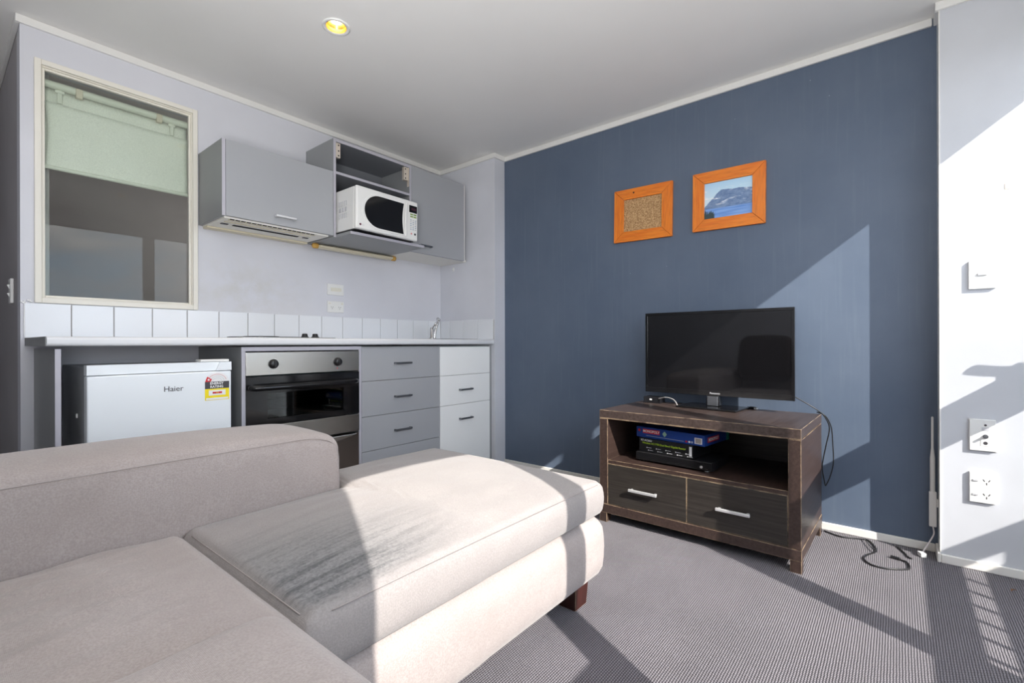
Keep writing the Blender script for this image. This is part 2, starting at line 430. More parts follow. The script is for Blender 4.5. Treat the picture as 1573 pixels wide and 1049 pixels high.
# skirting
def skirting(name, a, b): struct(name, B((a, b)), 'skirt', bevel=.004)
skirting('baseboard_right', (BX-.012, -.123, 0), (BX, 2.285, .036))
skirting('baseboard_pier', (PX-.012, WY, 0), (PX, -.135, .036))
skirting('baseboard_corner', (PX-.012, -.135, 0), (BX, -.123, .040))
skirting('baseboard_hall', (.233, KY+.01, 0), (.245, 5.1, .036))
skirting('baseboard_left', (LX, WY, 0), (LX+.012, 5.1, .036))
skirting('baseboard_front', (LX+.012, WY, 0), (GX0, WY+.012, .036))
# splashback tiles, one row, a joint every 148 mm
grout = struct('grout_strip', B(((.259, KY-.004, .932), (EX, KY, 1.076)), ((EX-.004, 2.296, .932), (EX, KY-.004, 1.076))), 'grout', parent=wall_back)
xs = [.257+.1483*i for i in range(16)]
proto = None
for i, x in enumerate(xs):
    x1 = min(x+.1483, EX-.004)-.0034
    if x1-x < .03: continue
    if proto is None or x1-x < .14:
        t = obj('tile', B(((0, 0, 0), (x1-x, .008, .148))), 'tile', wall_back, bevel=.002, loc=(x, KY-.008, .9305))
        proto = proto or t
    else:
        t = same(proto, wall_back, (x, KY-.008-random.uniform(0, .0006), .9305+random.uniform(-.0006, .0006)))
for y0, y1 in ((2.2995, 2.4525), (2.456, 2.601), (2.6045, 2.757), (2.7605, 2.861)):
    obj('tile', B(((0, 0, 0), (.008, y1-y0, .148))), 'tile', wall_end, bevel=.002, loc=(EX-.008, y0, .9305))
bm = bmesh.new()
for i in range(7):
    x = .247+.005*i; lathe(bm, (x, KY-.002, 1.083+random.uniform(-.006, .007)), (0, -1, 0), [(0, .004), (.003, .0045), (.006, .002)], 8)
tube(bm, [(.257, KY-.004, .93), (.256, KY-.006, 1.0), (.257, KY-.004, 1.08)], .0022, 6)
obj('caulk', bm, 'caulk', wall_back, smooth=True)

# interior window over the bench
win1 = sempty('window_1', (0, KY, 0))
fx0, fx1, fz0, fz1 = .287, .897, 1.081, 2.131
def bars(x0, x1, z0, z1, wd, y0, y1):
    return [((x0, y0, z0), (x0+wd, y1, z1)), ((x1-wd, y0, z0), (x1, y1, z1)), ((x0+wd, y0, z0), (x1-wd, y1, z0+wd)), ((x0+wd, y0, z1-wd), (x1-wd, y1, z1))]
for p in bars(fx0, fx1, fz0, fz1, .022, -.014, .0): obj('window_frame', B(p), 'cream', win1, bevel=.002)
for p in bars(ox0+.001, ox1-.001, oz0+.001, oz1-.001, .012, .0, .03): obj('window_lining', B(p), 'cream', win1, bevel=.001)
for p in bars(ox0+.013, ox1-.013, oz0+.013, oz1-.013, .009, .008, .024): obj('window_bead', B(p), 'cream', win1, bevel=.002)
obj('glass_pane', B(((ox0+.014, .025, oz0+.014), (ox1-.014, .029, oz1-.014))), 'borrowed_glass', win1)

# balcony glazing behind the camera: fixed pane, sliding door, fixed pane
def glazing(name, x0, x1, parts_h, stile=.045):
    g = sempty(name, (0, WY, 0)); y0, y1 = -.04, -.002
    obj('stile', B(((x0, y0, 0.0), (x0+stile, y1, HZ))), 'alu', g); obj('stile', B(((x1-stile, y0, 0), (x1, y1, HZ))), 'alu', g)
    zs = [(.0, .07)]+parts_h+[(HZ-.012, HZ)]
    for a, b in zs: obj('rail', B(((x0+stile, y0, a), (x1-stile, y1, b))), 'alu', g)
    for (a, b), (c, d) in zip(zs, zs[1:]): obj('glass_pane', B(((x0+stile, -.024, b), (x1-stile, -.018, c))), 'glass', g)
    return g
TR = [(.925, 1.065)]
g2 = glazing('window_2', GX0, .546, TR)
g3 = glazing('door_1', .546, 1.560, [], .053)
g4 = glazing('window_3', 1.560, GX1, TR, .05)
obj('door_pull', B(((1.512, -.03, .95), (1.53, .03, 1.15))), 'alu', g3, bevel=.004)
# a casement stay sticking up from the transom of the right pane
bm = bmesh.new(); box(bm, (2.418, -.012, 1.055), (2.448, .004, 1.085)); tube(bm, [(2.438, .0, 1.065), (2.408, .0, 1.112), (2.381, .0, 1.158)], .0115, 8)
obj('window_stay', bm, 'alu', g4)
# balcony outside
struct('balcony_slab', B(((-2.5, -1.55, -.25), (4.2, WY-.04, -.06))), 'concrete')
bal = sempty('balcony_railing', (0, -1.35, 0))
obj('rail', B(((-2.5, -.03, .912), (4.2, .03, .962))), 'rail', bal)
obj('parapet_panel', B(((-2.5, -.02, -.25), (4.2, .02, .827))), 'concrete', bal)
obj('end_panel', B(((2.118, -.02, .8272), (4.2, .02, .9118))), 'concrete', bal)
pb = None
for i in range(38):
    x = -2.4+.117*i
    if pb is None: pb = obj('baluster', B(((-.007, -.007, .825), (.007, .007, .914))), 'rail', bal, loc=(x, 0, 0))
    else: same(pb, bal, (x, 0, 0))

# ------------------------------------------------------------------ kitchen
FY = 2.31   # face of the base cabinets
wt = thing('worktop', 'long pale laminate kitchen worktop with rounded front edge under the tiles', 'worktop', (0, 0, 0))
bm = bmesh.new(); yf, yb, z0, z1 = 2.287, KY-.009, .895, .9295
pr = [(yb, z0), (yb, z1)]+[(yf+.012-.012*math.sin(a), z1-.012+.012*math.cos(a)) for a in [i*math.pi/12 for i in range(7)]]
pr += [(yf+.012-.012*math.cos(a), z0+.012-.012*math.sin(a)) for a in [i*math.pi/12 for i in range(7)]]
prism(bm, [(.259, y, z) for y, z in pr], (EX-.012-.259, 0, 0))
obj('slab', bm, 'worktop', wt)
obj('end_strip', B(((.2565, 2.300, .8955), (.259, yb, .929))), 'cab_side', wt)

def bar_handle(parent, x, y, z, wd=.12, mat='handle', name='handle'):
    """bow handle on a face that looks to -Y"""
    bm = B(((-wd/2, -.026, -.006), (wd/2, -.016, .006)), ((-wd/2, -.017, -.006), (-wd/2+.010, 0, .006)), ((wd/2-.010, -.017, -.006), (wd/2, 0, .006)))
    return obj(name, bm, mat, parent, bevel=.0025, loc=(x, y, z))

ep = thing('bench_end_panel', 'grey panel holding up the left end of the worktop beside the bar fridge', 'panel', (.29, 2.31, 0))
obj('panel', B(((-.008, 0.002, 0), (.008, .53, .885))), 'cab_side', ep); obj('edge_strip', B(((-.008, 0, 0), (.008, .002, .885))), 'cab_edge', ep)

# bar fridge
fr = thing('bar_fridge', 'white bar fridge with grey sides under the left end of the worktop', 'fridge', (.357, 2.25, 0))
W = .475
obj('body', B(((.004, .052, .03), (W-.004, .52, .815))), 'fridge_side', fr, bevel=.004)
obj('door', B(((0, 0, .05), (W, .05, .786))), 'fridge', fr, bevel=.006)
hb = bmesh.new(); prism(hb, [(0, 0, .789), (W, 0, .789), (W, 0, .825), (W-.03, .0, .825), (W-.045, .018, .825), (.045, .018, .825), (.03, 0, .825), (0, 0, .825)][::-1], (0, 0, 0.0)) if False else None
hb.free()
top = bmesh.new()
box(top, (0, 0, .7885), (.045, .05, .825)); box(top, (W-.045, 0, .7885), (W, .05, .825)); box(top, (.045, .009, .7885), (W-.045, .05, .825))
prism(top, [(.045, .0, .7885), (.06, .0, .7885), (.045, 0, .822)], (0, .012, 0)); prism(top, [(W-.045, .0, .7885), (W-.06, .0, .7885), (W-.045, 0, .822)], (0, .012, 0))
tg = obj('door_grip', top, 'fridge', fr); tg['label'] = 'moulded white grip strip along the top of the door'
obj('hinge_cap', B(((W-.115, .01, .826), (W-.005, .07, .836))), 'white_plastic', fr, bevel=.003)
for x in (.05, W-.05):
    bm = bmesh.new(); cyl(bm, (x, .12, 0), (x, .12, .032), .018); obj('foot', bm, 'black_plastic', fr)
    bm = bmesh.new(); cyl(bm, (x, .46, 0), (x, .46, .032), .018); obj('foot', bm, 'black_plastic', fr)
text('brand_lettering', 'Haier', .030, 'label_black', fr, (.262, -.0015, .722), FACE_S)
obj('side_clip', B(((-.001, .19, .62), (.004, .20, .635))), 'white_plastic', fr)
el = obj('energy_label', B(((W-.102, -.0012, .664), (W-.010, 0, .712))), 'yellow', fr); el['label'] = 'yellow, black and red energy rating sticker'
obj('label_band', B(((W-.102, -.0013, .7125), (W-.010, 0, .742))), 'label_black', el)
bm = bmesh.new(); cx, cz, rr = W-.056, .742, .046
prism(bm, [(cx+rr*math.cos(a), 0, cz+rr*.86*math.sin(a)) for a in [math.pi*i/14 for i in range(15)]], (0, -.0012, 0)); obj('label_dial', bm, 'paper', el)
bm = bmesh.new(); prism(bm, [(W-.102, -.0013, .742), (W-.082, -.0013, .742), (W-.076, -.0013, .752), (W-.094, -.0013, .764)], (0, -.0006, 0)); obj('label_arrow', bm, 'red', el)
bm = bmesh.new(); sc = (W-.089, -.002, .751)
prism(bm, [(sc[0]+(.006 if i % 2 == 0 else .0025)*math.sin(i*math.pi/5), sc[1], sc[2]+(.006 if i % 2 == 0 else .0025)*math.cos(i*math.pi/5)) for i in range(10)], (0, -.0004, 0)); obj('label_star', bm, 'paper', el)
text('label_text', 'ENERGY\nRATING', .0138, 'paper', el, (W-.058, -.0016, .7272), FACE_S, bold=.0004)
obj('label_window', B(((W-.088, -.0016, .684), (W-.024, 0, .706))), 'paper', el); obj('label_bar', B(((W-.074, -.002, .691), (W-.038, 0, .699))), 'red', el)
text('label_figure', '292', .007, 'yellow', el, (W-.056, -.0024, .695), FACE_S)
obj('label_foot', B(((W-.098, -.0016, .666), (W-.014, 0, .674))), 'paper', el)
for k in range(3): obj('label_arc', (lambda b: tube(b, [(cx+(.018+.009*k)*math.cos(a), -.0015, cz+(.018+.009*k)*.86*math.sin(a)) for a in [.25+i*.29 for i in range(10)]], .0005, 5, 1))(bmesh.new()), 'red' if k == 2 else 'pale_grey', el)

# oven housing and oven
oh = thing('oven_housing', 'pale edged grey cabinet box around the black oven', 'cabinet', (.896, FY, 0))
W = .62
for a, b in (((0, .002, 0), (.0165, .54, .887)), ((W-.0165, .002, 0), (W, .54, .887))):
    obj('side_panel', B((a, b)), 'cab_side', oh); obj('edge_strip', B(((a[0], 0, a[2]), (b[0], .002, b[2]))), 'cab_edge', oh)
obj('top_rail', B(((.0165, 0, .868), (W-.0165, .1, .887))), 'cab_edge', oh)
obj('base_panel', B(((.0165, .03, .06), (W-.0165, .54, .075))), 'cab_side', oh)
ov = thing('oven', 'black built-in oven with stainless control panel and two black knobs', 'oven', (.913, FY-.004, 0))
W = .586
pan = obj('control_panel', B(((0, 0, .754), (W, .03, .862))), 'stainless', ov, bevel=.002)
obj('carcass', B(((.01, .05, .09), (W-.01, .06, .85)), ((.01, .5, .09), (W-.01, .51, .85)), ((.004, .05, .09), (.01, .51, .85)), ((W-.01, .05, .09), (W-.004, .51, .85))), 'dark_gap', ov) if False else None
for x in (.123, .456):
    bm = bmesh.new(); lathe(bm, (x, 0, .806), (0, -1, 0), [(-.001, .023), (.005, .023), (.009, .019), (.018, .018), (.020, .015)], 24)
    box(bm, (x-.005, -.029, .789), (x+.005, -.018, .823)); k = obj('knob', bm, 'black_plastic', ov, bevel=.0015)
    bm = bmesh.new()
    for i in range(14):
        a = R(-140+280*i/13); lathe(bm, (x+.031*math.sin(a), 0, .806+.031*math.cos(a)), (0, -1, 0), [(-.0005, .0013), (.0005, .0013)], 6)
    obj('dial_marks', bm, 'label_black', k)
bm = bmesh.new(); lathe(bm, (.455, 0, .772), (0, -1, 0), [(-.001, .003), (.001, .003)], 10); obj('pilot_light', bm, 'red', ov)
dz0, dz1 = .520, .748
od = obj('oven_door', B(((0, 0, dz0), (.095, .03, dz1)), ((W-.095, 0, dz0), (W, .03, dz1)), ((.095, 0, .668), (W-.095, .03, dz1)), ((.095, 0, dz0), (W-.095, .03, .548))), 'black_gloss', ov)
obj('oven_window', B(((.093, .006, .546), (W-.093, .010, .67))), 'oven_glass', od)
bm = bmesh.new(); tube(bm, [(.030, 0, .700), (.014, -.022, .699), (.03, -.042, .698), (.08, -.048, .698), (W/2, -.049, .699), (W-.10, -.048, .700), (W-.052, -.042, .701), (W-.034, -.022, .701), (W-.042, 0, .702)], .0135, 12, 6)
obj('oven_handle', bm, 'black_gloss', od, smooth=True)
obj('oven_cavity', B(((.05, .05, .53), (.06, .45, .74)), ((W-.06, .05, .53), (W-.05, .45, .74)), ((.05, .45, .53), (W-.05, .46, .74)), ((.05, .05, .52), (W-.05, .46, .53)), ((.05, .05, .74), (W-.05, .46, .75))), 'oven_in', ov)
for z in (.585, .635):
    bm = bmesh.new()
    for i in range(9): tube(bm, [(.06, .07+.045*i, z), (W-.06, .07+.045*i, z)], .0022, 5, 1)
    tube(bm, [(.07, .07, z), (.07, .43, z)], .003, 5, 1); tube(bm, [(W-.07, .07, z), (W-.07, .43, z)], .003, 5, 1)
    obj('oven_rack', bm, 'chrome', ov)
obj('lower_trim', B(((0, -.001, .424), (W, .03, .516))), 'stainless', ov, bevel=.002)
ld = obj('warming_drawer', B(((0, .004, .10), (W, .03, .412))), 'oven_drawer', ov, bevel=.002)
bm = bmesh.new(); pts = [(.04+(W-.06)*i/16, .003, .408-.030*math.sin(math.pi*i/16)**.8) for i in range(17)]
prism(bm, [(x, .004, .4115) for x, y, z in pts]+[p for p in pts[::-1]], (0, -.010, 0)); obj('drawer_grip', bm, 'stainless', ld)
text('oven_lettering', 'simpson', .012, 'paper', od, (.285, -.0015, .532), FACE_S) if False else None

# drawer units
def drawer_unit(name, label, x0, x1, mat, fronts, handles, hx, plinth):
    u = thing(name, label, 'drawers', (x0, FY, 0)); w_ = x1-x0
    obj('carcass', B(((0.001, .019, .05), (w_-.001, .54, .885))), 'cab_side', u)
    for i, (a, b) in enumerate(fronts):
        d = obj('drawer', B(((.001, 0, a+.0012), (w_-.002, .018, b-.0012))), mat, u, bevel=.0012)
        if handles[i]: bar_handle(d, hx-x0, 0, handles[i])
    obj('plinth', B(((0.001, plinth, .0), (w_-.001, plinth+.016, .05))), 'cab_side', u)
    return u
drawer_unit('drawer_unit', 'grey four-drawer kitchen unit between the oven and the white drawers', 1.517, 2.097, 'cab',
            [(.6895, .880), (.4905, .6895), (.2955, .4905), (.06, .2955)], [.786, .589, .391, .19], 1.794, .03)
drawer_unit('drawer_unit', 'white fronted kitchen drawer unit under the sink, right end of the bench', 2.098, 2.584, 'cab_white',
            [(.688, .879), (.4895, .688), (.06, .4895)], [None, .588, .391], 2.328, .03)
sp = thing('bench_filler', 'narrow grey filler strip between white drawers and the wall', 'panel', (2.585, FY+.012, 0))
obj('strip', B(((0, 0, 0), (.029, .016, .885))), 'cab_side', sp)

# hob, sink, tap
hb = thing('cooktop', 'thin steel cooktop with black knobs let into the worktop above the oven', 'cooktop', (1.06, 2.36, .9297))
obj('hob_plate', B(((-.14, 0, 0), (.33, .44, .004))), 'stainless', hb, bevel=.001)
for x, y in ((.03, .13), (.03, .32), (.23, .3)):
    bm = bmesh.new(); lathe(bm, (x-.03, y, .004), (0, 0, 1), [(0, .085), (.005, .085), (.007, .075), (.007, .02)], 28); obj('hot_plate', bm, 'black_plastic', hb)
for x in (.210, .268):
    bm = bmesh.new(); lathe(bm, (x, .10, .004), (0, 0, 1), [(0, .021), (.004, .021), (.007, .016), (.02, .013), (.022, .010)], 18); obj('knob', bm, 'black_plastic', hb, smooth=False)
sk = thing('sink', 'stainless sink insert with thin rim at the right end of the worktop', 'sink', (2.14, 2.42, .9297))
obj('rim', B(((0, 0, 0), (.43, .02, .005)), ((0, .36, 0), (.43, .40, .005)), ((0, .02, 0), (.02, .36, .005)), ((.27, .02, 0), (.43, .36, .005))), 'stainless', sk, bevel=.001)
obj('bowl', B(((.02, .02, 0.0002), (.27, .36, .002))), 'stainless', sk)
tp = thing('kitchen_tap', 'slim chrome mixer tap leaning out over the sink', 'tap', (2.337, 2.62, .9352))
bm = bmesh.new(); lathe(bm, (0, .04, 0), (0, 0, 1), [(0, .022), (.006, .022), (.012, .016), (.075, .015), (.085, .010)], 20); obj('tap_body', bm, 'chrome', tp, smooth=True)
bm = bmesh.new(); tube(bm, [(.0, .04, .06), (-.006, .02, .085), (-.012, -.01, .105)], .006, 10); lathe(bm, (-.012, -.01, .105), (-.2, -.5, .3), [(-.01, .007), (.012, .009), (.016, .005)], 12); obj('tap_lever', bm, 'chrome', tp, smooth=True)
bm = bmesh.new(); tube(bm, [(.014, .032, .0), (.018, .024, .05), (.027, .008, .12), (.030, .0, .142)], .0115, 12); lathe(bm, (.030, .0, .142), (.05, -.3, -.2), [(-.012, .012), (.006, .013), (.010, .012)], 14); obj('tap_spout', bm, 'chrome', tp, smooth=True)

# wall cupboards
CY = 2.55
c1 = thing('wall_cupboard', 'wide grey flap-door wall cupboard above the cooktop, left of the microwave', 'cupboard', (.903, CY, 1.53))
W, H, D = .588, .376, KY-CY-.001
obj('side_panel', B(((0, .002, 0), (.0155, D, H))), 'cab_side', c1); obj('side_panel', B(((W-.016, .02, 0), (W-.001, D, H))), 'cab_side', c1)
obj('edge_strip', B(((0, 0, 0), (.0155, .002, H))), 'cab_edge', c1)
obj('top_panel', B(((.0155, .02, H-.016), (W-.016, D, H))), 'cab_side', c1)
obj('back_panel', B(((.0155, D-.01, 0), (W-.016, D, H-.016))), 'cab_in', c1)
d = obj('door', B(((.0175, 0, 0.002), (W-.001, .018, H))), 'cab', c1, bevel=.001)
bar_handle(d, .305, 0, .047, .108, 'silver')
hd = thing('range_hood', 'yellowed slide-out range hood set into the underside of the wide wall cupboard', 'range hood', (.92, CY+.004, 1.524))
obj('hood_tray', B(((.0, .018, .0), (.552, .314, .02))), 'cab_under', hd, bevel=.002)
obj('hood_back_strip', B(((.002, .255, -.010), (.55, .31, -.0002))), 'beige_plastic', hd, bevel=.002)
bm = bmesh.new()
for i in range(17): box(bm, (.030+.0262*i, .021, -.003), (.030+.0262*i+.019, .031, -.0002))
sl = obj('vent_slot', bm, 'dark_gap', hd); sl['kind'] = 'stuff'
obj('vent_bar', B(((.028, .033, -.0035), (.48, .050, -.0002))), 'beige_plastic', hd)
obj('lamp_strip', B(((.087, .135, -.003), (.435, .158, -.0002))), 'dark_gap', hd, bevel=.001)
obj('switch', B(((.03, .135, -.004), (.062, .155, -.0002))), 'black_plastic', hd); obj('switch', B(((.462, .135, -.004), (.492, .152, -.0002))), 'black_plastic', hd)
obj('vent_bar', B(((.028, .085, -.003), (.48, .098, -.0002))), 'beige_plastic', hd)

c2 = thing('wall_cupboard', 'open doorless grey wall cupboard holding the microwave', 'cupboard', (1.492, CY, 1.525))
W, H = .571, .577
for x in (0, W-.016):
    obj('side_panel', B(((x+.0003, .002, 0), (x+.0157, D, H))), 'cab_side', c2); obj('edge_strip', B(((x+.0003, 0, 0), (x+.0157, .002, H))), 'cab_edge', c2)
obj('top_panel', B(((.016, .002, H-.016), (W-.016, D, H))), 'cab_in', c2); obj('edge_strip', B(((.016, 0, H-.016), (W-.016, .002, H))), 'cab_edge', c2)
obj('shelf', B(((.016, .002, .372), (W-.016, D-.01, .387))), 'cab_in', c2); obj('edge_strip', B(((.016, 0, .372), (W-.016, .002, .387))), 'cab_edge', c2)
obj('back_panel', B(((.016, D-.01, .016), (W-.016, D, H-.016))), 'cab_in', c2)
obj('microwave_shelf', B(((.016, -.147, 0), (W-.016, D, .0155))), 'cab_side', c2); obj('edge_strip', B(((.016, -.150, 0), (W-.016, -.147, .0155))), 'cab_edge', c2)
for x, s in ((.016, 1), (W-.016, -1)):
    bm = B(((x, .004, .435), (x+s*.003, .024, .565)), ((x+s*.003, .012, .475), (x+s*.036, .034, .563)))
    hp = obj('hinge_plate', bm, 'metal_hinge', c2, bevel=.001)
    bm = bmesh.new()
    pass
    bm.free()
    for z in (.487, .515, .548): obj('screw', lathe(bmesh.new(), (x+s*.024, .012, z), (0, -1, 0), [(-.001, .0045), (.001, .0045)], 10), 'dark_gap', hp)
c3 = thing('wall_cupboard', 'tall single-door grey wall cupboard right of the microwave', 'cupboard', (2.0635, CY, 1.525))
W = .509; H = .578
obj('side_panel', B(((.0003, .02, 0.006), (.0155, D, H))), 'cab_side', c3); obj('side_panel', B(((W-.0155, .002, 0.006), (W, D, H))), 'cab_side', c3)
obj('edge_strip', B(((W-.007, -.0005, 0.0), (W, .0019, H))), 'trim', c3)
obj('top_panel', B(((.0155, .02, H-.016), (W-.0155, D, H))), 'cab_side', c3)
obj('base_panel', B(((.0003, .02, 0), (W, D, .006))), 'cab_under', c3)
d = obj('door', B(((.002, 0, 0), (W-.008, .018, H))), 'cab', c3, bevel=.001); bar_handle(d, .112, 0, .052, .11)
obj('filler', B(((W+.0003, .03, 0), (EX-2.0635-.001, D, .016))), 'cab_under', c3)

# microwave
mw = thing('microwave', 'white microwave oven with dark rounded window in the open wall cupboard', 'microwave', (1.513, 2.352, 1.5408))
mw.rotation_euler = (0, R(.7), 0)
W, H, D2 = .440, .255, .335; z0 = .013
bd = obj('body', B(((.002, .032, z0), (W-.004, D2, H-.002))), 'white_plastic', mw, bevel=.004)
bm = bmesh.new()
for zz in ((.155, .185), (.085, .115)):
    for i in range(5): box(bm, (.0008, .10+.018*i, zz[0]), (.0022, .108+.018*i, zz[1]))
for i in range(3): box(bm, (.0008, .10+.03*i, .122), (.0022, .12+.03*i, .148))
obj('vent_slot', bm, 'pale_grey', bd)['kind'] = 'stuff'
obj('front_panel', B(((0, 0, z0-.003), (W, .030, H))), 'white_plastic', mw, bevel=.010, seg=4)
def dshape(s, cx=.188, cz=.128):
    out = []; hw, hh = .137, .0935
    for i in range(25):
        a = math.pi/2+math.pi*i/24
        out.append((-.035+(hw-.035)*math.cos(a)*1.0, hh*math.sin(a)))
    for i in range(9):
        q = i/8; out.append((hw-.010*math.sin(math.pi*q), -hh+2*hh*q))
    return [(cx+x*s, cz+z*(s if s < 1.05 else s)) for x, z in out]
dr = obj('door', (lambda b: prism(b, [(x, -.003, z) for x, z in dshape(1.10)], (0, .0035, 0)))(bmesh.new()), 'white_plastic', mw, bevel=.0015)
obj('door_window', (lambda b: prism(b, [(x, -.0045, z) for x, z in dshape(1.0)], (0, .002, 0)))(bmesh.new()), 'black_gloss', dr)
bm = bmesh.new(); tube(bm, [(.347, -.001, .028), (.340, -.006, .075), (.338, -.008, .13), (.340, -.006, .185), (.347, -.001, .232)], .006, 8); obj('door_grip', bm, 'white_plastic', dr, smooth=True)
kp = obj('display', B(((.370, -.0012, .182), (.430, .002, .226))), 'black_gloss', mw)
obj('display_figures', B(((.385, -.0016, .196), (.424, .0, .212))), plain('display_glass', (.05, .02, .03), .2), kp)
for r in range(8):
    for c in range(2 if r < 2 else 3):
        if r < 2: a = (.378+.026*c, .166-.014*r, .022, .009); mm = 'key_green'
        else: a = (.378+.018*c, .132-.0115*(r-2), .011, .0055); mm = 'key_grey' if (r+c) % 3 else 'pale_grey'
        obj('key', B(((a[0], -.0012, a[1]), (a[0]+a[2], .001, a[1]+a[3]))), mm, mw)
bm = bmesh.new(); lathe(bm, (.416, 0.0, .050), (0, -1, 0), [(-.001, .007), (.002, .007)], 14); obj('start_key', bm, 'label_black', mw)
bm = bmesh.new(); lathe(bm, (.388, 0.0, .050), (0, -1, 0), [(-.001, .006), (.0015, .006)], 14); obj('stop_key', bm, plain('key_red', (.7, .3, .3), .5), mw)
bm = bmesh.new(); lathe(bm, (.026, 0.0, .036), (0, -1, 0), [(-.001, .0065), (.001, .0065)], 18); obj('maker_badge', bm, plain('badge_dark_red', (.10, .02, .04), .4), mw)
text('brand_lettering', 'LG', .012, 'pale_grey', mw, (.043, -.0008, .034), FACE_S)
obj('model_lettering', B(((.235, -.0008, .021), (.285, .001, .0235))), 'pale_grey', mw)
for x in (.05, W-.06):
    for y in (.075, .28):
        bm = bmesh.new(); cyl(bm, (x, y, 0.003), (x, y, z0), .012, n=14); obj('foot', bm, 'black_plastic', mw)
obj('underside', B(((.01, .03, z0-.005), (W-.012, D2-.01, z0-.0005))), 'black_plastic', mw)

# fluorescent strip under the open cupboard
fl = thing('strip_light', 'yellowed fluorescent strip light with amber end caps under the microwave cupboard', 'light', (1.50, 2.79, 1.525))
obj('housing', B(((.03, .0, -.026), (.585, .045, -.001))), 'beige_plastic', fl, bevel=.003)
bm = bmesh.new(); cyl(bm, (.035, -.008, -.016), (.58, -.008, -.016), .008); obj('tube', bm, 'beige_plastic', fl, smooth=False)
obj('ridge', B(((.03, -.003, -.008), (.585, .001, -.004))), 'dark_gap', fl)
for x in (-.005, .582):
    bm = bmesh.new(); lathe(bm, (x, .012, -.015), (1, 0, 0), [(0, .008), (.008, .017), (.034, .017), (.038, .012)], 14); obj('end_cap', bm, 'amber_plastic', fl, smooth=True)

# switches and sockets
def pins(bm, x, z, y, s=1.0):
    for a, dx, dz in ((R(30), -.006, .004), (R(-30), .006, .004), (0, 0, -.006)):
        c, sn = math.cos(a), math.sin(a); hw, hh = .0010*s, .0036*s
        P = [(-hw, -hh), (hw, -hh), (hw, hh), (-hw, hh)]
        prism(bm, [(x+dx*s+px*c-pz*sn, y, z+dz*s+px*sn+pz*c) for px, pz in P], (0, .0008, 0))
sw = thing('light_switch', 'ivory double rocker switch plate above the tiled splashback', 'switch', (1.688, KY, 1.256))
obj('plate', B(((-.058, -.009, -.036), (.058, -.0002, .036))), 'white_plastic', sw, bevel=.003)
obj('rocker_panel', B(((-.036, -.0115, -.012), (.040, -.009, .012))), 'ivory_plastic', sw, bevel=.001)
for x in (-.018, .022): obj('rocker', B(((x-.014, -.0145, -.008), (x+.014, -.0115, .008))), 'ivory_plastic', sw, bevel=.0015)
so = thing('power_outlet', 'white double power outlet on the kitchen wall just above the tiles', 'outlet', (1.688, KY, 1.143))
obj('plate', B(((-.058, -.009, -.037), (.058, -.0002, .037))), 'white_plastic', so, bevel=.003)
for x in (-.026, .028):
    bm = bmesh.new(); pins(bm, x, -.006, -.0097); obj('socket_slot', bm, 'label_black', so)
for x in (-.044, .044): obj('rocker', B(((x-.007, -.012, .017), (x+.007, -.009, .026))), 'ivory_plastic', so, bevel=.001)
hk = thing('wall_hook', 'tiny white adhesive hook on the wall below the right cupboard', 'hook', (EX, 2.716, 1.484))
obj('pad', B(((-.004, -.010, -.014), (-.0002, .010, .014))), 'white_plastic', hk, bevel=.002)
bm = bmesh.new(); tube(bm, [(-.003, 0, .002), (-.010, 0, -.006), (-.014, 0, -.004), (-.014, 0, .002)], .003, 8); obj('hook_arm', bm, 'white_plastic', hk, smooth=True)
hs = thing('light_switch', 'white two-rocker light switch seen edge-on in the dark hallway', 'switch', (.245, 3.14, 1.145))
obj('plate', B(((-.012, -.036, -.056), (-.0002, .036, .056))), 'white_plastic', hs, bevel=.003)
for z in (-.018, .020):
    bm = bmesh.new(); prism(bm, [(-.012, -.007, z-.010), (-.012, -.007, z+.010), (-.020, -.007, z+.008)], (0, .014, 0)); obj('rocker', bm, 'white_plastic', hs)
# pier plates (they look to -X)
def plate(name, label, cat, y0, y1, z0, z1, th=.010):
    q = .986; y0, y1, z0, z1 = y0*q, y1*q, .9+(z0-.9)*q, .9+(z1-.9)*q
    t = thing(name, label, cat, (PX, (y0+y1)/2, (z0+z1)/2)); hy, hz_ = (y1-y0)/2, (z1-z0)/2
    obj('plate', B(((-th, -hy, -hz_), (-.0002, hy, hz_))), 'white_plastic', t, bevel=.002); return t
p1 = plate('heater_switch', 'square white switch with small rocker, highest plate on the sunlit pier', 'switch', -.300, -.2215, 1.112, 1.225, .0105)
obj('rocker', B(((-.0155, -.014, -.004), (-.0105, .014, .006))), 'pale_grey', p1, bevel=.002)
p2 = plate('aerial_socket', 'white aerial and phone socket plate, middle of three on the pier', 'socket', -.299, -.2225, .467, .592, .0105)
obj('gasket', B(((-.002, -.041, -.0645), (-.0004, .041, .0645))), 'pale_grey', p2)
bm = bmesh.new(); lathe(bm, (-.0105, -.008, .040), (-1, 0, 0), [(-.001, .004), (.001, .004)], 12); obj('screw_hole', bm, 'label_black', p2)
obj('phone_jack', B(((-.0115, -.018, .018), (-.0105, .003, .032))), 'pale_grey', p2)
bm = bmesh.new(); lathe(bm, (-.0105, -.008, -.004), (-1, 0, 0), [(0, .008), (.003, .008), (.003, .005), (.016, .0045)], 14); obj('aerial_connector', bm, 'handle', p2)
jk = obj('data_jack', B(((-.0115, -.022, -.042), (-.0105, .006, -.018))), 'white_plastic', p2, bevel=.001)
bm = bmesh.new(); lathe(bm, (-.0115, -.008, -.030), (-1, 0, 0), [(-.001, .007), (.001, .006)], 14); obj('jack_hole', bm, 'label_black', jk)
p3 = plate('power_outlet', 'white upright double power outlet, lowest plate on the sunlit pier', 'outlet', -.297, -.222, .260, .380, .0105)
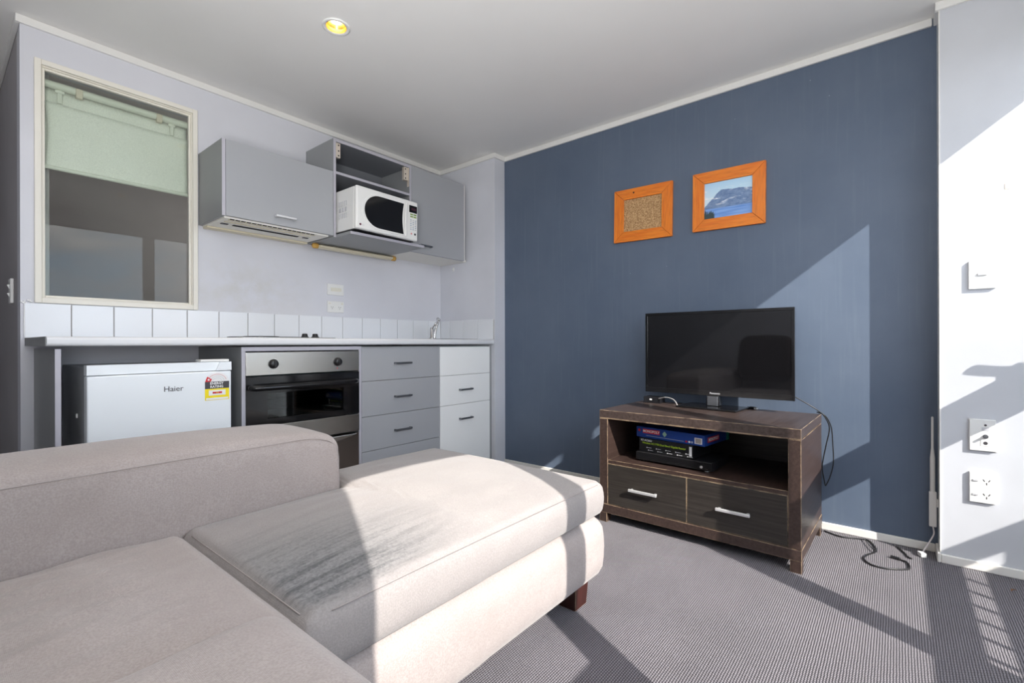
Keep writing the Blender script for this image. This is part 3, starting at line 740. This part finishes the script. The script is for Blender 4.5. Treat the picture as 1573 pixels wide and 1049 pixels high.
for z in (.025, -.030):
    bm = bmesh.new(); pins(bm, 0, 0, 0, 1.25); me = obj('socket_slot', bm, 'label_black', p3, loc=(-.0112, -.012, z), rot=(0, 0, R(-90)))
    obj('rocker', B(((-.0135, .012, z-.001), (-.0105, .028, z+.006))), 'pale_grey', p3, bevel=.001)
pt = tag(obj('filler_patch', B(((-.0012, -.007, -.011), (-.0001, .007, .011))), 'beige_patch', loc=(PX, -.328, 1.498)), 'small beige filler patch high on the sunlit pier wall', 'patch')

# wireless antenna stuck on the corner, with its lead
an = thing('antenna', 'white upright antenna stick clipped to the pier corner above the skirting', 'antenna', (2.700, -.1135, .115))
bm = bmesh.new(); lathe(bm, (0, 0, .13), (0, 0, 1), [(0, .0085), (.16, .0085), (.205, .0045), (.335, .0042), (.338, .002)], 14); obj('stick', bm, 'white_plastic', an, smooth=False)
obj('base_body', B(((-.009, -.013, 0), (.010, .012, .148))), 'white_plastic', an, bevel=.003)
obj('clip', B(((-.006, -.0215, .085), (.008, -.013, .118))), 'white_plastic', an, bevel=.001)
cb = bmesh.new(); tube(cb, [(2.699, -.1145, .114), (2.697, -.117, .085), (2.688, -.105, .055), (2.665, -.086, .022), (2.650, -.080, .010)], .0028, 8)
ac = obj('lead', cb, 'cable_white', an, smooth=True); ac.matrix_parent_inverse = Matrix.Translation((-2.700, .1135, -.115))
pg = obj('plug', B(((-.016, -.010, .001), (.014, .010, .018))), 'white_plastic', an, bevel=.002); pg.location = (2.632-2.70, -.076+.1135, -.115); pg.rotation_euler = (0, 0, R(25))

# downlights
def downlight(x, y, label):
    t = thing('downlight', label, 'light', (x, y, CZ))
    bm = bmesh.new(); n = 32
    prof = [(.058, 0.0), (.058, -.004), (.054, -.006), (.044, -.004), (.042, .0)]
    rings = [[bm.verts.new((r*math.cos(2*math.pi*i/n), r*math.sin(2*math.pi*i/n), z-.0003)) for i in range(n)] for r, z in prof]
    for a, b in zip(rings, rings[1:]):
        for i in range(n): bm.faces.new((a[i], a[(i+1)%n], b[(i+1)%n], b[i]))
    obj('bezel', bm, 'white_plastic', t, smooth=True)
    bm = bmesh.new(); prof = [(.0425, -.003), (.040, .012), (.040, .014), (.036, .016), (.032, .045)]
    rings = [[bm.verts.new((r*math.cos(2*math.pi*i/n), r*math.sin(2*math.pi*i/n), z)) for i in range(n)] for r, z in prof]
    for a, b in zip(rings, rings[1:]):
        for i in range(n): bm.faces.new((a[i], a[(i+1)%n], b[(i+1)%n], b[i]))
    obj('reflector', bm, 'gold', t, smooth=True)
    bm = bmesh.new(); lathe(bm, (0, 0, .045), (0, 0, -1), [(0, .031), (.012, .029), (.024, .021), (.028, .008)], 24); obj('lamp', bm, 'lamp', t, smooth=True)
    ld = bpy.data.lights.new('downlight_beam', 'SPOT'); ld.energy = 10; ld.color = (1, .83, .6); ld.spot_size = R(95); ld.spot_blend = .8; ld.shadow_soft_size = .03
    lo = bpy.data.objects.new('downlight_beam', ld); COL.objects.link(lo); lo.parent = t; lo.location = (0, 0, -.012)
    return t
d1 = (1.130, 1.905); d2 = (1.146, .173)
# holes in the ceiling for the lamp wells
ceil = bpy.data.objects['ceiling']
cut = bmesh.new()
for x, y in (d1, d2): cyl(cut, (x, y, CZ-.02), (x, y, CZ+.06), .043, n=32)
cut_me = bpy.data.meshes.new('cut'); cut.to_mesh(cut_me); cut.free()
cut_o = bpy.data.objects.new('cut', cut_me); COL.objects.link(cut_o)
md = ceil.modifiers.new('holes', 'BOOLEAN'); md.object = cut_o; md.operation = 'DIFFERENCE'; md.solver = 'EXACT'
dg = bpy.context.evaluated_depsgraph_get(); dg.update()
nm = bpy.data.meshes.new_from_object(ceil.evaluated_get(dg)); ceil.modifiers.clear(); ceil.data = nm
bpy.data.objects.remove(cut_o)
downlight(*d1, 'lit gold recessed downlight in the ceiling above the kitchen bench')
downlight(*d2, 'recessed downlight near the windows, mirrored in the interior window glass')

# roman blind behind the interior window
bl = thing('roman_blind', 'pale green-white fabric blind half lowered behind the interior window', 'blind', (0, KY, 0))
bm = bmesh.new(); cyl(bm, (.322, .060, 2.062), (.872, .060, 2.062), .017); obj('head_rail', bm, 'blind_rail', bl, smooth=False)
def sheet(x0, x1, z0, z1, y, amp, th=.003, nx=30, nz=14, skew=0):
    bm = bmesh.new(); g = []
    for side in (0, 1):
        rows = []
        for j in range(nz+1):
            row = []
            for i in range(nx+1):
                u, v = i/nx, j/nz
                yy = y+side*th+amp*(math.sin(u*7+v*2)*.5+math.sin(u*17-v*5)*.25)*math.sin(math.pi*v)
                row.append(bm.verts.new((x0+(x1-x0)*u+skew*(1-u)*math.sin(math.pi*v), yy, z0+(z1-z0)*v)))
            rows.append(row)
        g.append(rows)
    for rows in g:
        for j in range(nz):
            for i in range(nx): bm.faces.new((rows[j][i], rows[j][i+1], rows[j+1][i+1], rows[j+1][i]))
    a, b = g
    for j in range(nz):
        bm.faces.new((a[j][0], a[j+1][0], b[j+1][0], b[j][0])); bm.faces.new((a[j][nx], a[j+1][nx], b[j+1][nx], b[j][nx]))
    for i in range(nx):
        bm.faces.new((a[0][i], a[0][i+1], b[0][i+1], b[0][i])); bm.faces.new((a[nz][i], a[nz][i+1], b[nz][i+1], b[nz][i]))
    return bm
obj('back_cloth', sheet(.322, .872, 1.70, 2.05, .078, .001), 'blind', bl, smooth=True)
obj('front_cloth', sheet(.326, .872, 1.695, 1.985, .062, .010, skew=.012), 'blind', bl, smooth=True)
bm = bmesh.new(); cyl(bm, (.322, .060, 1.692), (.872, .060, 1.692), .009); obj('bottom_bar', bm, 'blind_rail', bl)
for x in (.44, .745):
    obj('bracket', B(((x-.012, .040, 2.030), (x+.012, .062, 2.072))), 'metal_hinge', bl, bevel=.002)
for x in (.375, .80): obj('cord_clip', B(((x-.008, .052, 1.985), (x+.008, .060, 2.045)), ((x-.016, .05, 2.030), (x+.016, .058, 2.042))), 'blind_rail', bl, bevel=.002)

# ------------------------------------------------------------------ pictures on the blue wall
def framed(name, label, y_left, y_right, z0, z1, fw, tilt, inner, inner_mat):
    """hangs on the blue wall, looks to -X; y_left > y_right"""
    cyy, czz = (y_left+y_right)/2, (z0+z1)/2
    t = thing(name, label, 'picture', (BX, cyy, czz)); t.rotation_euler = (R(tilt), 0, 0)
    a, b = (y_left-y_right)/2, (z1-z0)/2
    O = [(-a, -b), (a, -b), (a, b), (-a, b)]; I = [(-a+fw, -b+fw), (a-fw, -b+fw), (a-fw, b-fw), (-a+fw, b-fw)]
    for i in range(4):
        j = (i+1) % 4; q = [O[i], O[j], I[j], I[i]]
        cq = (sum(p[0] for p in q)/4, sum(p[1] for p in q)/4)
        q = [(cq[0]+(p[0]-cq[0])*.9965, cq[1]+(p[1]-cq[1])*.9965) for p in q]
        bm = prism(bmesh.new(), [(-.018, y, z) for y, z in q], (.0175, 0, 0))
        obj('frame_rail' if i % 2 == 0 else 'frame_stile', bm, 'pine_h' if i % 2 == 0 else 'pine_v', t, bevel=.002)
    p = obj(inner, B(((-.009, -a+fw-.004, -b+fw-.004), (-.005, a-fw+.004, b-fw+.004))), inner_mat, t)
    return t, p
fA, pA = framed('pin_board', 'small orange pine frame around plain cork, left of the two on the blue wall', 1.376, 1.009, 1.521, 1.8425, .063, .9, 'cork_sheet', 'cork')
bm = bmesh.new(); lathe(bm, (-.0185, .055, .1335), (-1, 0, 0), [(-.001, .006), (.0008, .005)], 14); obj('knot', bm, plain('pine_knot', (.08, .025, .01), .5), fA)
def landscape():
    m, t, b = base('mountain_photo', (.5, .6, .8), .25)
    v = coords(t); g = N(t, 'ShaderNodeSeparateXYZ'); t.links.new(v, g.inputs[0])
    y, z = g.outputs[1], g.outputs[2]                   # y from +.12 (left) to -.12 (right)
    u = math_(t, 'MULTIPLY', y, -1/.24); 
    nz_ = noise(t, coords(t, (1, 18, 18)), 1.0, 6.0, .6)
    sky = mixc(t, ramp(t, z, 0, .1), (.62, .78, .88), (.42, .66, .86))
    # mountain top line: rises from the left, peak near the middle, long slope at right
    top = math_(t, 'ADD', math_(t, 'MINIMUM', math_(t, 'ADD', math_(t, 'MULTIPLY', u, .24), .09), math_(t, 'ADD', math_(t, 'MULTIPLY', u, -.02), .052)), math_(t, 'MULTIPLY', math_(t, 'SUBTRACT', nz_, .5), .03))
    mt = ramp(t, math_(t, 'SUBTRACT', top, z), 0, .003)
    rock = mixc(t, ramp(t, noise(t, coords(t, (1, 34, 60)), 1.0, 5.0, .7), .35, .65), (.10, .17, .33), (.22, .32, .50))
    c = mixc(t, mt, sky, rock)
    cl = math_(t, 'MULTIPLY', ramp(t, noise(t, coords(t, (1, 14, 55)), 1.0, 5.0, .65), .55, .68), math_(t, 'MULTIPLY', ramp(t, z, -.035, -.01), ramp(t, z, .055, .08, 1, 0)))
    c = mixc(t, cl, c, (.80, .86, .92))
    lake = ramp(t, z, -.048, -.040, 1, 0)
    wl = mixc(t, ramp(t, noise(t, coords(t, (1, 6, 90)), 1.0, 3.0), .3, .7), (.10, .24, .60), (.24, .42, .78))
    c = mixc(t, lake, c, wl)
    tree = math_(t, 'MULTIPLY', ramp(t, u, -.30, -.27, 1, 0), ramp(t, math_(t, 'SUBTRACT', z, math_(t, 'MULTIPLY', noise(t, coords(t, (1, 160, 10)), 1.0, 3.0), .09)), -.110, -.105, 1, 0))
    c = mixc(t, tree, c, (.03, .06, .07))
    t.links.new(c, b.inputs['Base Color']); return m
M['photo'] = landscape()
fB, pB = framed('framed_photo', 'orange pine frame with a blue lake and mountain photo, right of the pair', .893, .524, 1.518, 1.840, .063, .7, 'photo_sheet', 'photo')

# ------------------------------------------------------------------ television stand
st = thing('tv_stand', 'worn dark brown wooden television stand with open shelf and two drawers', 'tv stand', (2.133, .291, 0), R(-1.23))
# local x = depth, y = width
W, D = .887, .530
obj('top', B(((0, 0, .524), (D-.01, W, .563))), 'stand_top', st, bevel=.0015)
obj('front_rail', B(((0, .0005, .520), (.022, W-.0005, .5238))), 'stand', st)
for y in (0, W-.046):
    obj('side_panel', B(((0.0, y+.0005, .0925), (D-.01, y+.0455, .5198))), 'stand', st, bevel=.0015)
obj('shelf', B(((.003, .046, .297), (D-.02, W-.046, .315))), 'stand', st, bevel=.001)
obj('back_panel', B(((D-.02, .046, .0925), (D-.012, W-.046, .52))), 'drawer_dark', st)
obj('bottom_frame', B(((-.002, -.001, .048), (D-.008, W+.001, .0920))), 'stand', st, bevel=.0015)
for x in (0.0, D-.053):
    for y in (0, W-.04): obj('leg', B(((x+.0005, y, 0), (x+.042, y+.04, .0478))), 'stand', st, bevel=.0015)
for y0, y1, h0, h1 in ((.047, .4445, .179, .316), (.4465, .8415, .578, .720)):
    dw = obj('drawer', B(((.002, y0, .094), (.40, y1, .2955))), 'drawer_dark', st, bevel=.0015)
    bm = B(((-.026, h0, .184), (-.014, h1, .197)), ((-.015, h0+.006, .186), (.002, h0+.018, .195)), ((-.015, h1-.018, .186), (.002, h1-.006, .195)))
    obj('handle', bm, 'silver', dw, bevel=.003)

# things on the shelf
SR = R(-1.23)
mb = thing('media_player', 'flat black disc player at the bottom of the stack on the shelf', 'media player', (2.21, .645, .3155), R(-3))
obj('case', B(((0, 0, .006), (.24, .37, .046))), 'black_plastic', mb, bevel=.003)
obj('fascia', B(((-.004, .0, .008), (0, .37, .044))), 'black_gloss', mb, bevel=.001)
bm = bmesh.new(); lathe(bm, (-.004, .047, .022), (-1, 0, 0), [(-.001, .0065), (.003, .006)], 14); obj('power_button', bm, 'silver', mb)
for x, y in ((.02, .03), (.02, .34), (.22, .03), (.22, .34)):
    bm = bmesh.new(); cyl(bm, (x, y, 0), (x, y, .006), .012); obj('foot', bm, 'silver' if (x < .1 and y < .1) else 'black_plastic', mb)
rb = thing('router_box', 'black carton with lime green lettering in the middle of the shelf stack', 'box', (2.222, .735, .3625), R(-6))
bm = bmesh.new(); prism(bm, [(0, 0, 0), (.20, .0, 0), (.20, .0, .063), (.0, .028, .063)], (0, .27, 0)) if False else box(bm, (0, 0, 0), (.20, .275, .064))
obj('carton', bm, 'black_card', rb, bevel=.001)
text('lime_lettering', 'Wireless AC1750 Dual Band Gigabit Router', .0125, 'lime', rb, (-.0006, .145, .042), FACE_W, bold=.0002)
text('white_lettering', 'RT-AC66U', .013, 'paper', rb, (-.0006, .235, .055), FACE_W, bold=.0002)
for k in range(10): obj('print_mark', B(((-.0006, .03+.05*(k % 5)-.008*(k//5), .018-.012*(k//5)), (0, .034+.05*(k % 5)-.008*(k//5), .023-.012*(k//5)), )), 'paper', rb); 
for k in range(10): obj('print_line', B(((-.0006, .008+.05*(k % 5)-.008*(k//5), .0195-.012*(k//5)), (0, .028+.05*(k % 5)-.008*(k//5), .0215-.012*(k//5)))), 'pale_grey', rb)
obj('seal', B(((-.0008, .004, .012), (0, .016, .056))), 'paper', rb)
gb = thing('board_game', 'blue boxed board game with red name banner on top of the shelf stack', 'board game', (2.225, .682, .4268), R(-8))
obj('box', B(((0, 0, 0), (.26, .355, .052))), 'box_blue', gb, bevel=.0015)
bn = obj('name_banner', B(((-.0008, .225, .022), (0, .318, .043))), 'red', gb); text('name_lettering', 'MONOPOLY', .0175, 'paper', bn, (-.0012, .2715, .0322), FACE_W, bold=.0004, sx=.92)
bn2 = obj('name_banner', B(((.03, -.0008, .014), (.15, 0, .038))), 'red', gb); text('name_lettering', 'MONOPOLY', .02, 'paper', bn2, (.09, -.0012, .0255), FACE_S, bold=.0004, sx=.92)
bc = obj('barcode_label', B(((-.0008, .012, .008), (0, .048, .036))), 'paper', gb)
bm = bmesh.new()
for k in range(9): box(bm, (-.0012, .017+.003*k, .011), (0, .0185+.003*k+.0006*(k % 2), .033))
obj('barcode_bar', bm, plain('barcode_brown', (.25, .18, .12), .6), bc)['kind'] = 'stuff'
bm = bmesh.new(); prism(bm, [(-.0008, .187, .030), (-.0008, .199, .044), (-.0008, .211, .030), (-.0008, .199, .016)], (.0006, 0, 0)); obj('badge', bm, plain('badge_green', (.35, .55, .40), .5), gb)
for y, mm in ((.088, 'red'), (.073, 'paper'), (.060, 'key_grey')):
    bm = bmesh.new(); lathe(bm, (0, y, .012), (-1, 0, 0), [(-.001, .005), (.0008, .005)], 12); obj('print_dot', bm, mm, gb)
obj('corner_print', B(((.23, -.001, .0), (.2605, .02, .051))), 'box_green', gb)
obj('print_line', B(((-.0006, .10, .010), (0, .30, .012))), 'key_grey', gb)
bm = bmesh.new(); lathe(bm, (0, .338, .034), (-1, 0, 0), [(-.001, .007), (.0008, .007)], 12); obj('print_dot', bm, 'red', gb)

# ------------------------------------------------------------------ television
tv = thing('television', 'black flat screen television standing on the dark wooden stand', 'television', (2.5655, .744, .563), R(-1.23))
hw, zb, zt = .370, .0625, .5045
body = B(((0.006, -hw+.004, zb+.004), (.032, hw-.004, zt-.004)), ((.032, -.22, zb+.05), (.062, .22, zt-.12)))
obj('back_shell', body, 'black_plastic', tv, bevel=.004)
for a, b in ((( -.002, -hw, zb), (.012, hw, zb+.026)), ((-.002, -hw, zt-.014), (.012, hw, zt)), ((-.002, -hw, zb+.026), (.012, -hw+.014, zt-.014)), ((-.002, hw-.014, zb+.026), (.012, hw, zt-.014))):
    obj('bezel', B((a, b)), 'black_gloss', tv, bevel=.0015)
sc_ = obj('screen', B(((.0005, -hw+.0135, zb+.0255), (.006, hw-.0135, zt-.0135))), 'screen', tv)
text('brand_lettering', 'Panasonic', .013, 'pale_grey', tv, (-.0024, -.01, zb+.013), FACE_W, bold=.0002)
bm = bmesh.new(); prism(bm, [(-.008, -.036, .010), (-.008, .036, .010), (-.008, .030, .066), (-.008, -.030, .066)], (.04, 0, 0)); obj('stand_neck', bm, 'black_gloss', tv, bevel=.006)
obj('stand_trim', B(((-.0115, -.026, .012), (-.0082, .026, .060))), 'handle', tv, bevel=.002)
bs = obj('stand_base', B(((-.105, -.152, 0), (.085, .152, .010))), 'black_gloss', tv, bevel=.003); bs.rotation_euler = (0, 0, R(-5))
hbx = thing('streaming_box', 'small black receiver box lying behind the left end of the television', 'receiver', (2.565, 1.075, .563), R(-1.2))
obj('case', B(((0, -.048, 0), (.07, .048, .034))), 'black_plastic', hbx, bevel=.002)
obj('label_patch', B(((-.001, -.002, .016), (.0, .012, .024))), 'paper', hbx)
bm = bmesh.new(); tube(bm, [(2.563, 1.034, .590), (2.545, .99, .602), (2.53, .95, .600), (2.515, .925, .590), (2.495, .906, .574), (2.49, .904, .567)], .003, 8)
tag(obj('connecting_lead', bm, 'cable_grey', smooth=True), 'thin grey lead arching from the receiver box to the television foot', 'cable')
pl = thing('loose_connector', 'small loose black cable connector lying right of the television foot', 'connector', (2.64, .572, .5632), R(-38))
obj('shell', B(((-.009, -.016, 0), (.009, .016, .012))), 'black_plastic', pl, bevel=.002); obj('metal_tip', B(((-.007, -.030, .002), (.007, -.016, .009))), 'silver', pl)
bm = bmesh.new(); tube(bm, [(0, .014, .006), (.002, .03, .005), (.012, .05, .004)], .003, 8); obj('lead_stub', bm, 'cable', pl, smooth=True)

# cables hanging behind and lying on the carpet
bm = bmesh.new(); tube(bm, [(2.642, .390, .640), (2.652, .33, .603), (2.664, .296, .578), (2.680, .270, .548), (2.690, .252, .495), (2.692, .266, .41), (2.690, .281, .31), (2.692, .272, .235), (2.69, .2685, .218)], .0026, 8)
tube(bm, [(2.668, .300, .569), (2.684, .268, .552), (2.697, .246, .50), (2.70, .240, .42), (2.70, .238, .33), (2.697, .252, .26), (2.69, .2685, .218)], .0026, 8)
tag(obj('hanging_cable', bm, 'cable', smooth=True), 'black cable looping down beside the right end of the stand', 'cable')
bm = bmesh.new(); z = .0045
tube(bm, [(2.689, .275, z), (2.655, .209, z), (2.676, .146, z), (2.683, .107, z), (2.624, .082, z), (2.56, .075, z), (2.489, .104, z), (2.438, .110, z), (2.396, .085, z), (2.393, .036, z), (2.431, -.021, z), (2.459, -.035, z), (2.512, -.026, z), (2.526, .0, z)], .0032, 8)
fc = thing('floor_cable', 'black lead curling over the carpet beside the television stand', 'cable', (0, 0, 0)); obj('lead', bm, 'cable', fc, smooth=True)
bm = bmesh.new(); tube(bm, [(2.525, -.004, .006), (2.530, .012, .006), (2.533, .026, .006)], .0065, 8, 2); obj('plug', bm, 'black_plastic', fc)
bm = bmesh.new(); tube(bm, [(2.677, .12, .0098), (2.607, .100, .0098), (2.548, .080, .0098)], .002, 6); obj('second_strand', bm, 'cable', fc, smooth=True)
bm = bmesh.new(); tube(bm, [(2.677, .003, .004), (2.609, -.023, .004), (2.576, -.032, .004), (2.569, -.044, .004)], .003, 8)
tag(obj('short_lead', bm, 'cable', smooth=True), 'short black lead end on the carpet by the skirting, near the white plug', 'cable')
bm = bmesh.new(); prism(bm, [(2.455, -.315, .003), (2.462, -.322, .010), (2.471, -.330, .005), (2.474, -.322, .004), (2.466, -.314, .006)], (0, 0, .0015)); tag(obj('dry_leaf', bm, 'leaf'), 'tiny brown dry leaf on the carpet near the pier', 'leaf')

# ------------------------------------------------------------------ sofa
so_ = thing('sofa', 'light grey-beige fabric corner sofa with long chaise toward the television', 'sofa', (0, 0, 0))
def soft(x0, x1, y0, y1, z0, z1, r=.04, crown=0., n=(30, 30, 8), warp=None, belly=0.0, wr=0.0, seed=0):
    """rounded, crowned box as one closed mesh"""
    bm = bmesh.new(); nx, ny, nz = n; vs = {}
    cx, cy, cz = (x0+x1)/2, (y0+y1)/2, (z0+z1)/2; hx, hy, hz_ = (x1-x0)/2, (y1-y0)/2, (z1-z0)/2
    def spread(i, m):                    # finer steps near the ends
        s = i/m*2-1; return math.sin(s*math.pi/2)*.55+s*.45
    def vert(i, j, k):
        if (i, j, k) in vs: return vs[(i, j, k)]
        u, v, q = spread(i, nx), spread(j, ny), spread(k, nz)
        p = Vector((u*hx, v*hy, q*hz_)); c = Vector((max(-hx+r, min(hx-r, p.x)), max(-hy+r, min(hy-r, p.y)), max(-hz_+r, min(hz_-r, p.z))))
        d = p-c
        if d.length > 1e-9:
            m_ = max(abs(d.x), abs(d.y), abs(d.z)); p = c+d.normalized()*min(r, m_ if m_ < r else r)
        t_ = max(0, q)
        p.z += crown*(1-abs(u)**2.6)*(1-abs(v)**2.6)*(1 if q > .99 else max(0, q))
        if belly:
            bl_ = belly*(1-q*q); p.x += bl_*(u**7); p.y += bl_*(v**7)
        if wr and q > 0:
            p.z += wr*(math.sin(u*9+v*3+seed)*math.sin(v*5+seed*2)*.5+math.sin(v*23+u*4+seed)*.3*(1-abs(u))+math.sin(v*37-u*9+seed)*.16)*(1-abs(u)**3)*q
        p += Vector((cx, cy, cz))
        if warp: p = Vector(warp(p))
        vs[(i, j, k)] = bm.verts.new(p); return vs[(i, j, k)]
    for k in (0, nz):
        for i in range(nx):
            for j in range(ny): bm.faces.new((vert(i, j, k), vert(i+1, j, k), vert(i+1, j+1, k), vert(i, j+1, k)))
    for j in (0, ny):
        for i in range(nx):
            for k in range(nz): bm.faces.new((vert(i, j, k), vert(i+1, j, k), vert(i+1, j, k+1), vert(i, j, k+1)))
    for i in (0, nx):
        for j in range(ny):
            for k in range(nz): bm.faces.new((vert(i, j, k), vert(i, j+1, k), vert(i, j+1, k+1), vert(i, j, k+1)))
    return bm
AY0, AY1, AX1 = 1.430, 1.745, .862
# chaise: full width beyond the arm, narrower beside it
def notch(p, y0, ya, x_step):
    f = max(0, min(1, (p.x-x_step)/.03)); f = f*f*(3-2*f)
    k = f+(1-f)*((AY0-.004-y0)/(ya-y0)); return (p.x, y0+(p.y-y0)*k, p.z)
def place(o, off): o.location = off; return o
cbm = soft(.425, 1.495, .800, 1.665, .085, .302, .045, .0, (44, 20, 8), lambda p: notch(p, .80, 1.665, AX1+.004), .012)
obj('chaise_base', cbm, 'sofa', so_, smooth=True)
ox, oy = .42, .795
def shift_bm(bm):
    for v in bm.verts: v.co -= Vector((ox, oy, 0))
    return bm
ccm = soft(.415, 1.472, .795, 1.660, .306, .425, .022, .034, (70, 46, 8), lambda p: notch(p, .795, 1.66, AX1+.004), .010, .004, 1)
cc = obj('chaise_cushion', shift_bm(ccm), 'chaise', so_, smooth=True, loc=(ox, oy, 0)); cc['label'] = 'long chaise cushion with dark worn streaks at its inner end'
bm = bmesh.new(); tube(bm, [(.46, .7955, .418), (.7, .7925, .422), (1.0, .7925, .422), (1.25, .7925, .421), (1.44, .797, .416)], .0012, 6); obj('seam', bm, 'seam', cc, smooth=True).matrix_parent_inverse = Matrix.Translation((-ox, -oy, 0))
bm = bmesh.new(); tube(bm, [(.4175, .83, .417), (.414, 1.0, .422), (.414, 1.2, .422), (.4175, 1.38, .418)], .0012, 6); obj('seam', bm, 'seam', cc, smooth=True).matrix_parent_inverse = Matrix.Translation((-ox, -oy, 0))
# arm along the kitchen side
def arm_round(p):
    q = max(0, min(1, (p.x-(AX1-.12))/.13))
    return (p.x, p.y, p.z-.055*(1-math.sqrt(max(0, 1-q*q)))*max(0, (p.z-.33)/.30))
abm = soft(-.42, AX1, AY0, AY1, .085, .615, .032, .030, (60, 24, 20), arm_round, .006)
arm = obj('arm', abm, 'sofa', so_, smooth=True)
bm = bmesh.new(); tube(bm, [(-.38, AY0-.0005, .601), (.2, AY0-.003, .604), (.6, AY0-.003, .604), (.74, AY0-.003, .604), (.80, AY0-.002, .593), (.836, AY0+.001, .572), (.853, AY0+.004, .54), (.855, AY0+.004, .47)], .0015, 6); obj('seam', bm, 'seam', arm, smooth=True)
obj('arm', soft(-.42, .40, -.66, -.40, .085, .615, .032, .03, (20, 12, 12), None, .006), 'sofa', so_, smooth=True)
# seat deck, back and cushions
obj('seat_base', soft(-.40, .405, -.398, AY0-.004, .085, .275, .03, 0, (14, 24, 6)), 'sofa', so_, smooth=True)
obj('backrest', soft(-.56, -.30, -.398, AY0-.004, .276, .74, .06, .02, (12, 24, 14)), 'sofa', so_, smooth=True)
obj('seat_cushion', soft(-.298, .405, .812, AY0-.006, .278, .424, .028, .020, (70, 60, 8), None, .010, .007, 3), 'sofa', so_, smooth=True)
s2 = obj('seat_cushion', soft(-.298, .368, -.395, .795, .278, .482, .052, .026, (60, 70, 12), None, .012, .006, 5), 'sofa', so_, smooth=True)
lp = None
for x, y in ((1.359, .834), (1.359, 1.53), (-.38, 1.62), (.34, -.36), (-.38, -.55), (.70, 1.60)):
    if lp is None:
        bm = bmesh.new(); s_ = .0; v0 = [(0.0, 0, 0), (.085, 0, 0), (.085, .085, 0), (0, .085, 0)]; 
        lo_ = [bm.verts.new((.006+px*.86, .006+py*.86, 0)) for px, py, _ in v0]; hi_ = [bm.verts.new((px, py, .092)) for px, py, _ in v0]
        bm.faces.new(lo_[::-1]); bm.faces.new(hi_)
        for i in range(4): bm.faces.new((lo_[i], lo_[(i+1) % 4], hi_[(i+1) % 4], hi_[i]))
        lp = obj('leg', bm, 'leg_wood', so_, bevel=.002, loc=(x, y, 0))
    else: same(lp, so_, (x, y, 0))
cu = tag(obj('cushion', soft(-.075, .075, -.24, .24, -.23, .23, .07, .02, (12, 22, 22), None, .015), 'brown_fabric', smooth=True, loc=(-.17, 1.155, .735), rot=(0, R(-17), 0)),
         'dark brown scatter cushion on the sofa, seen mirrored in the television', 'cushion')
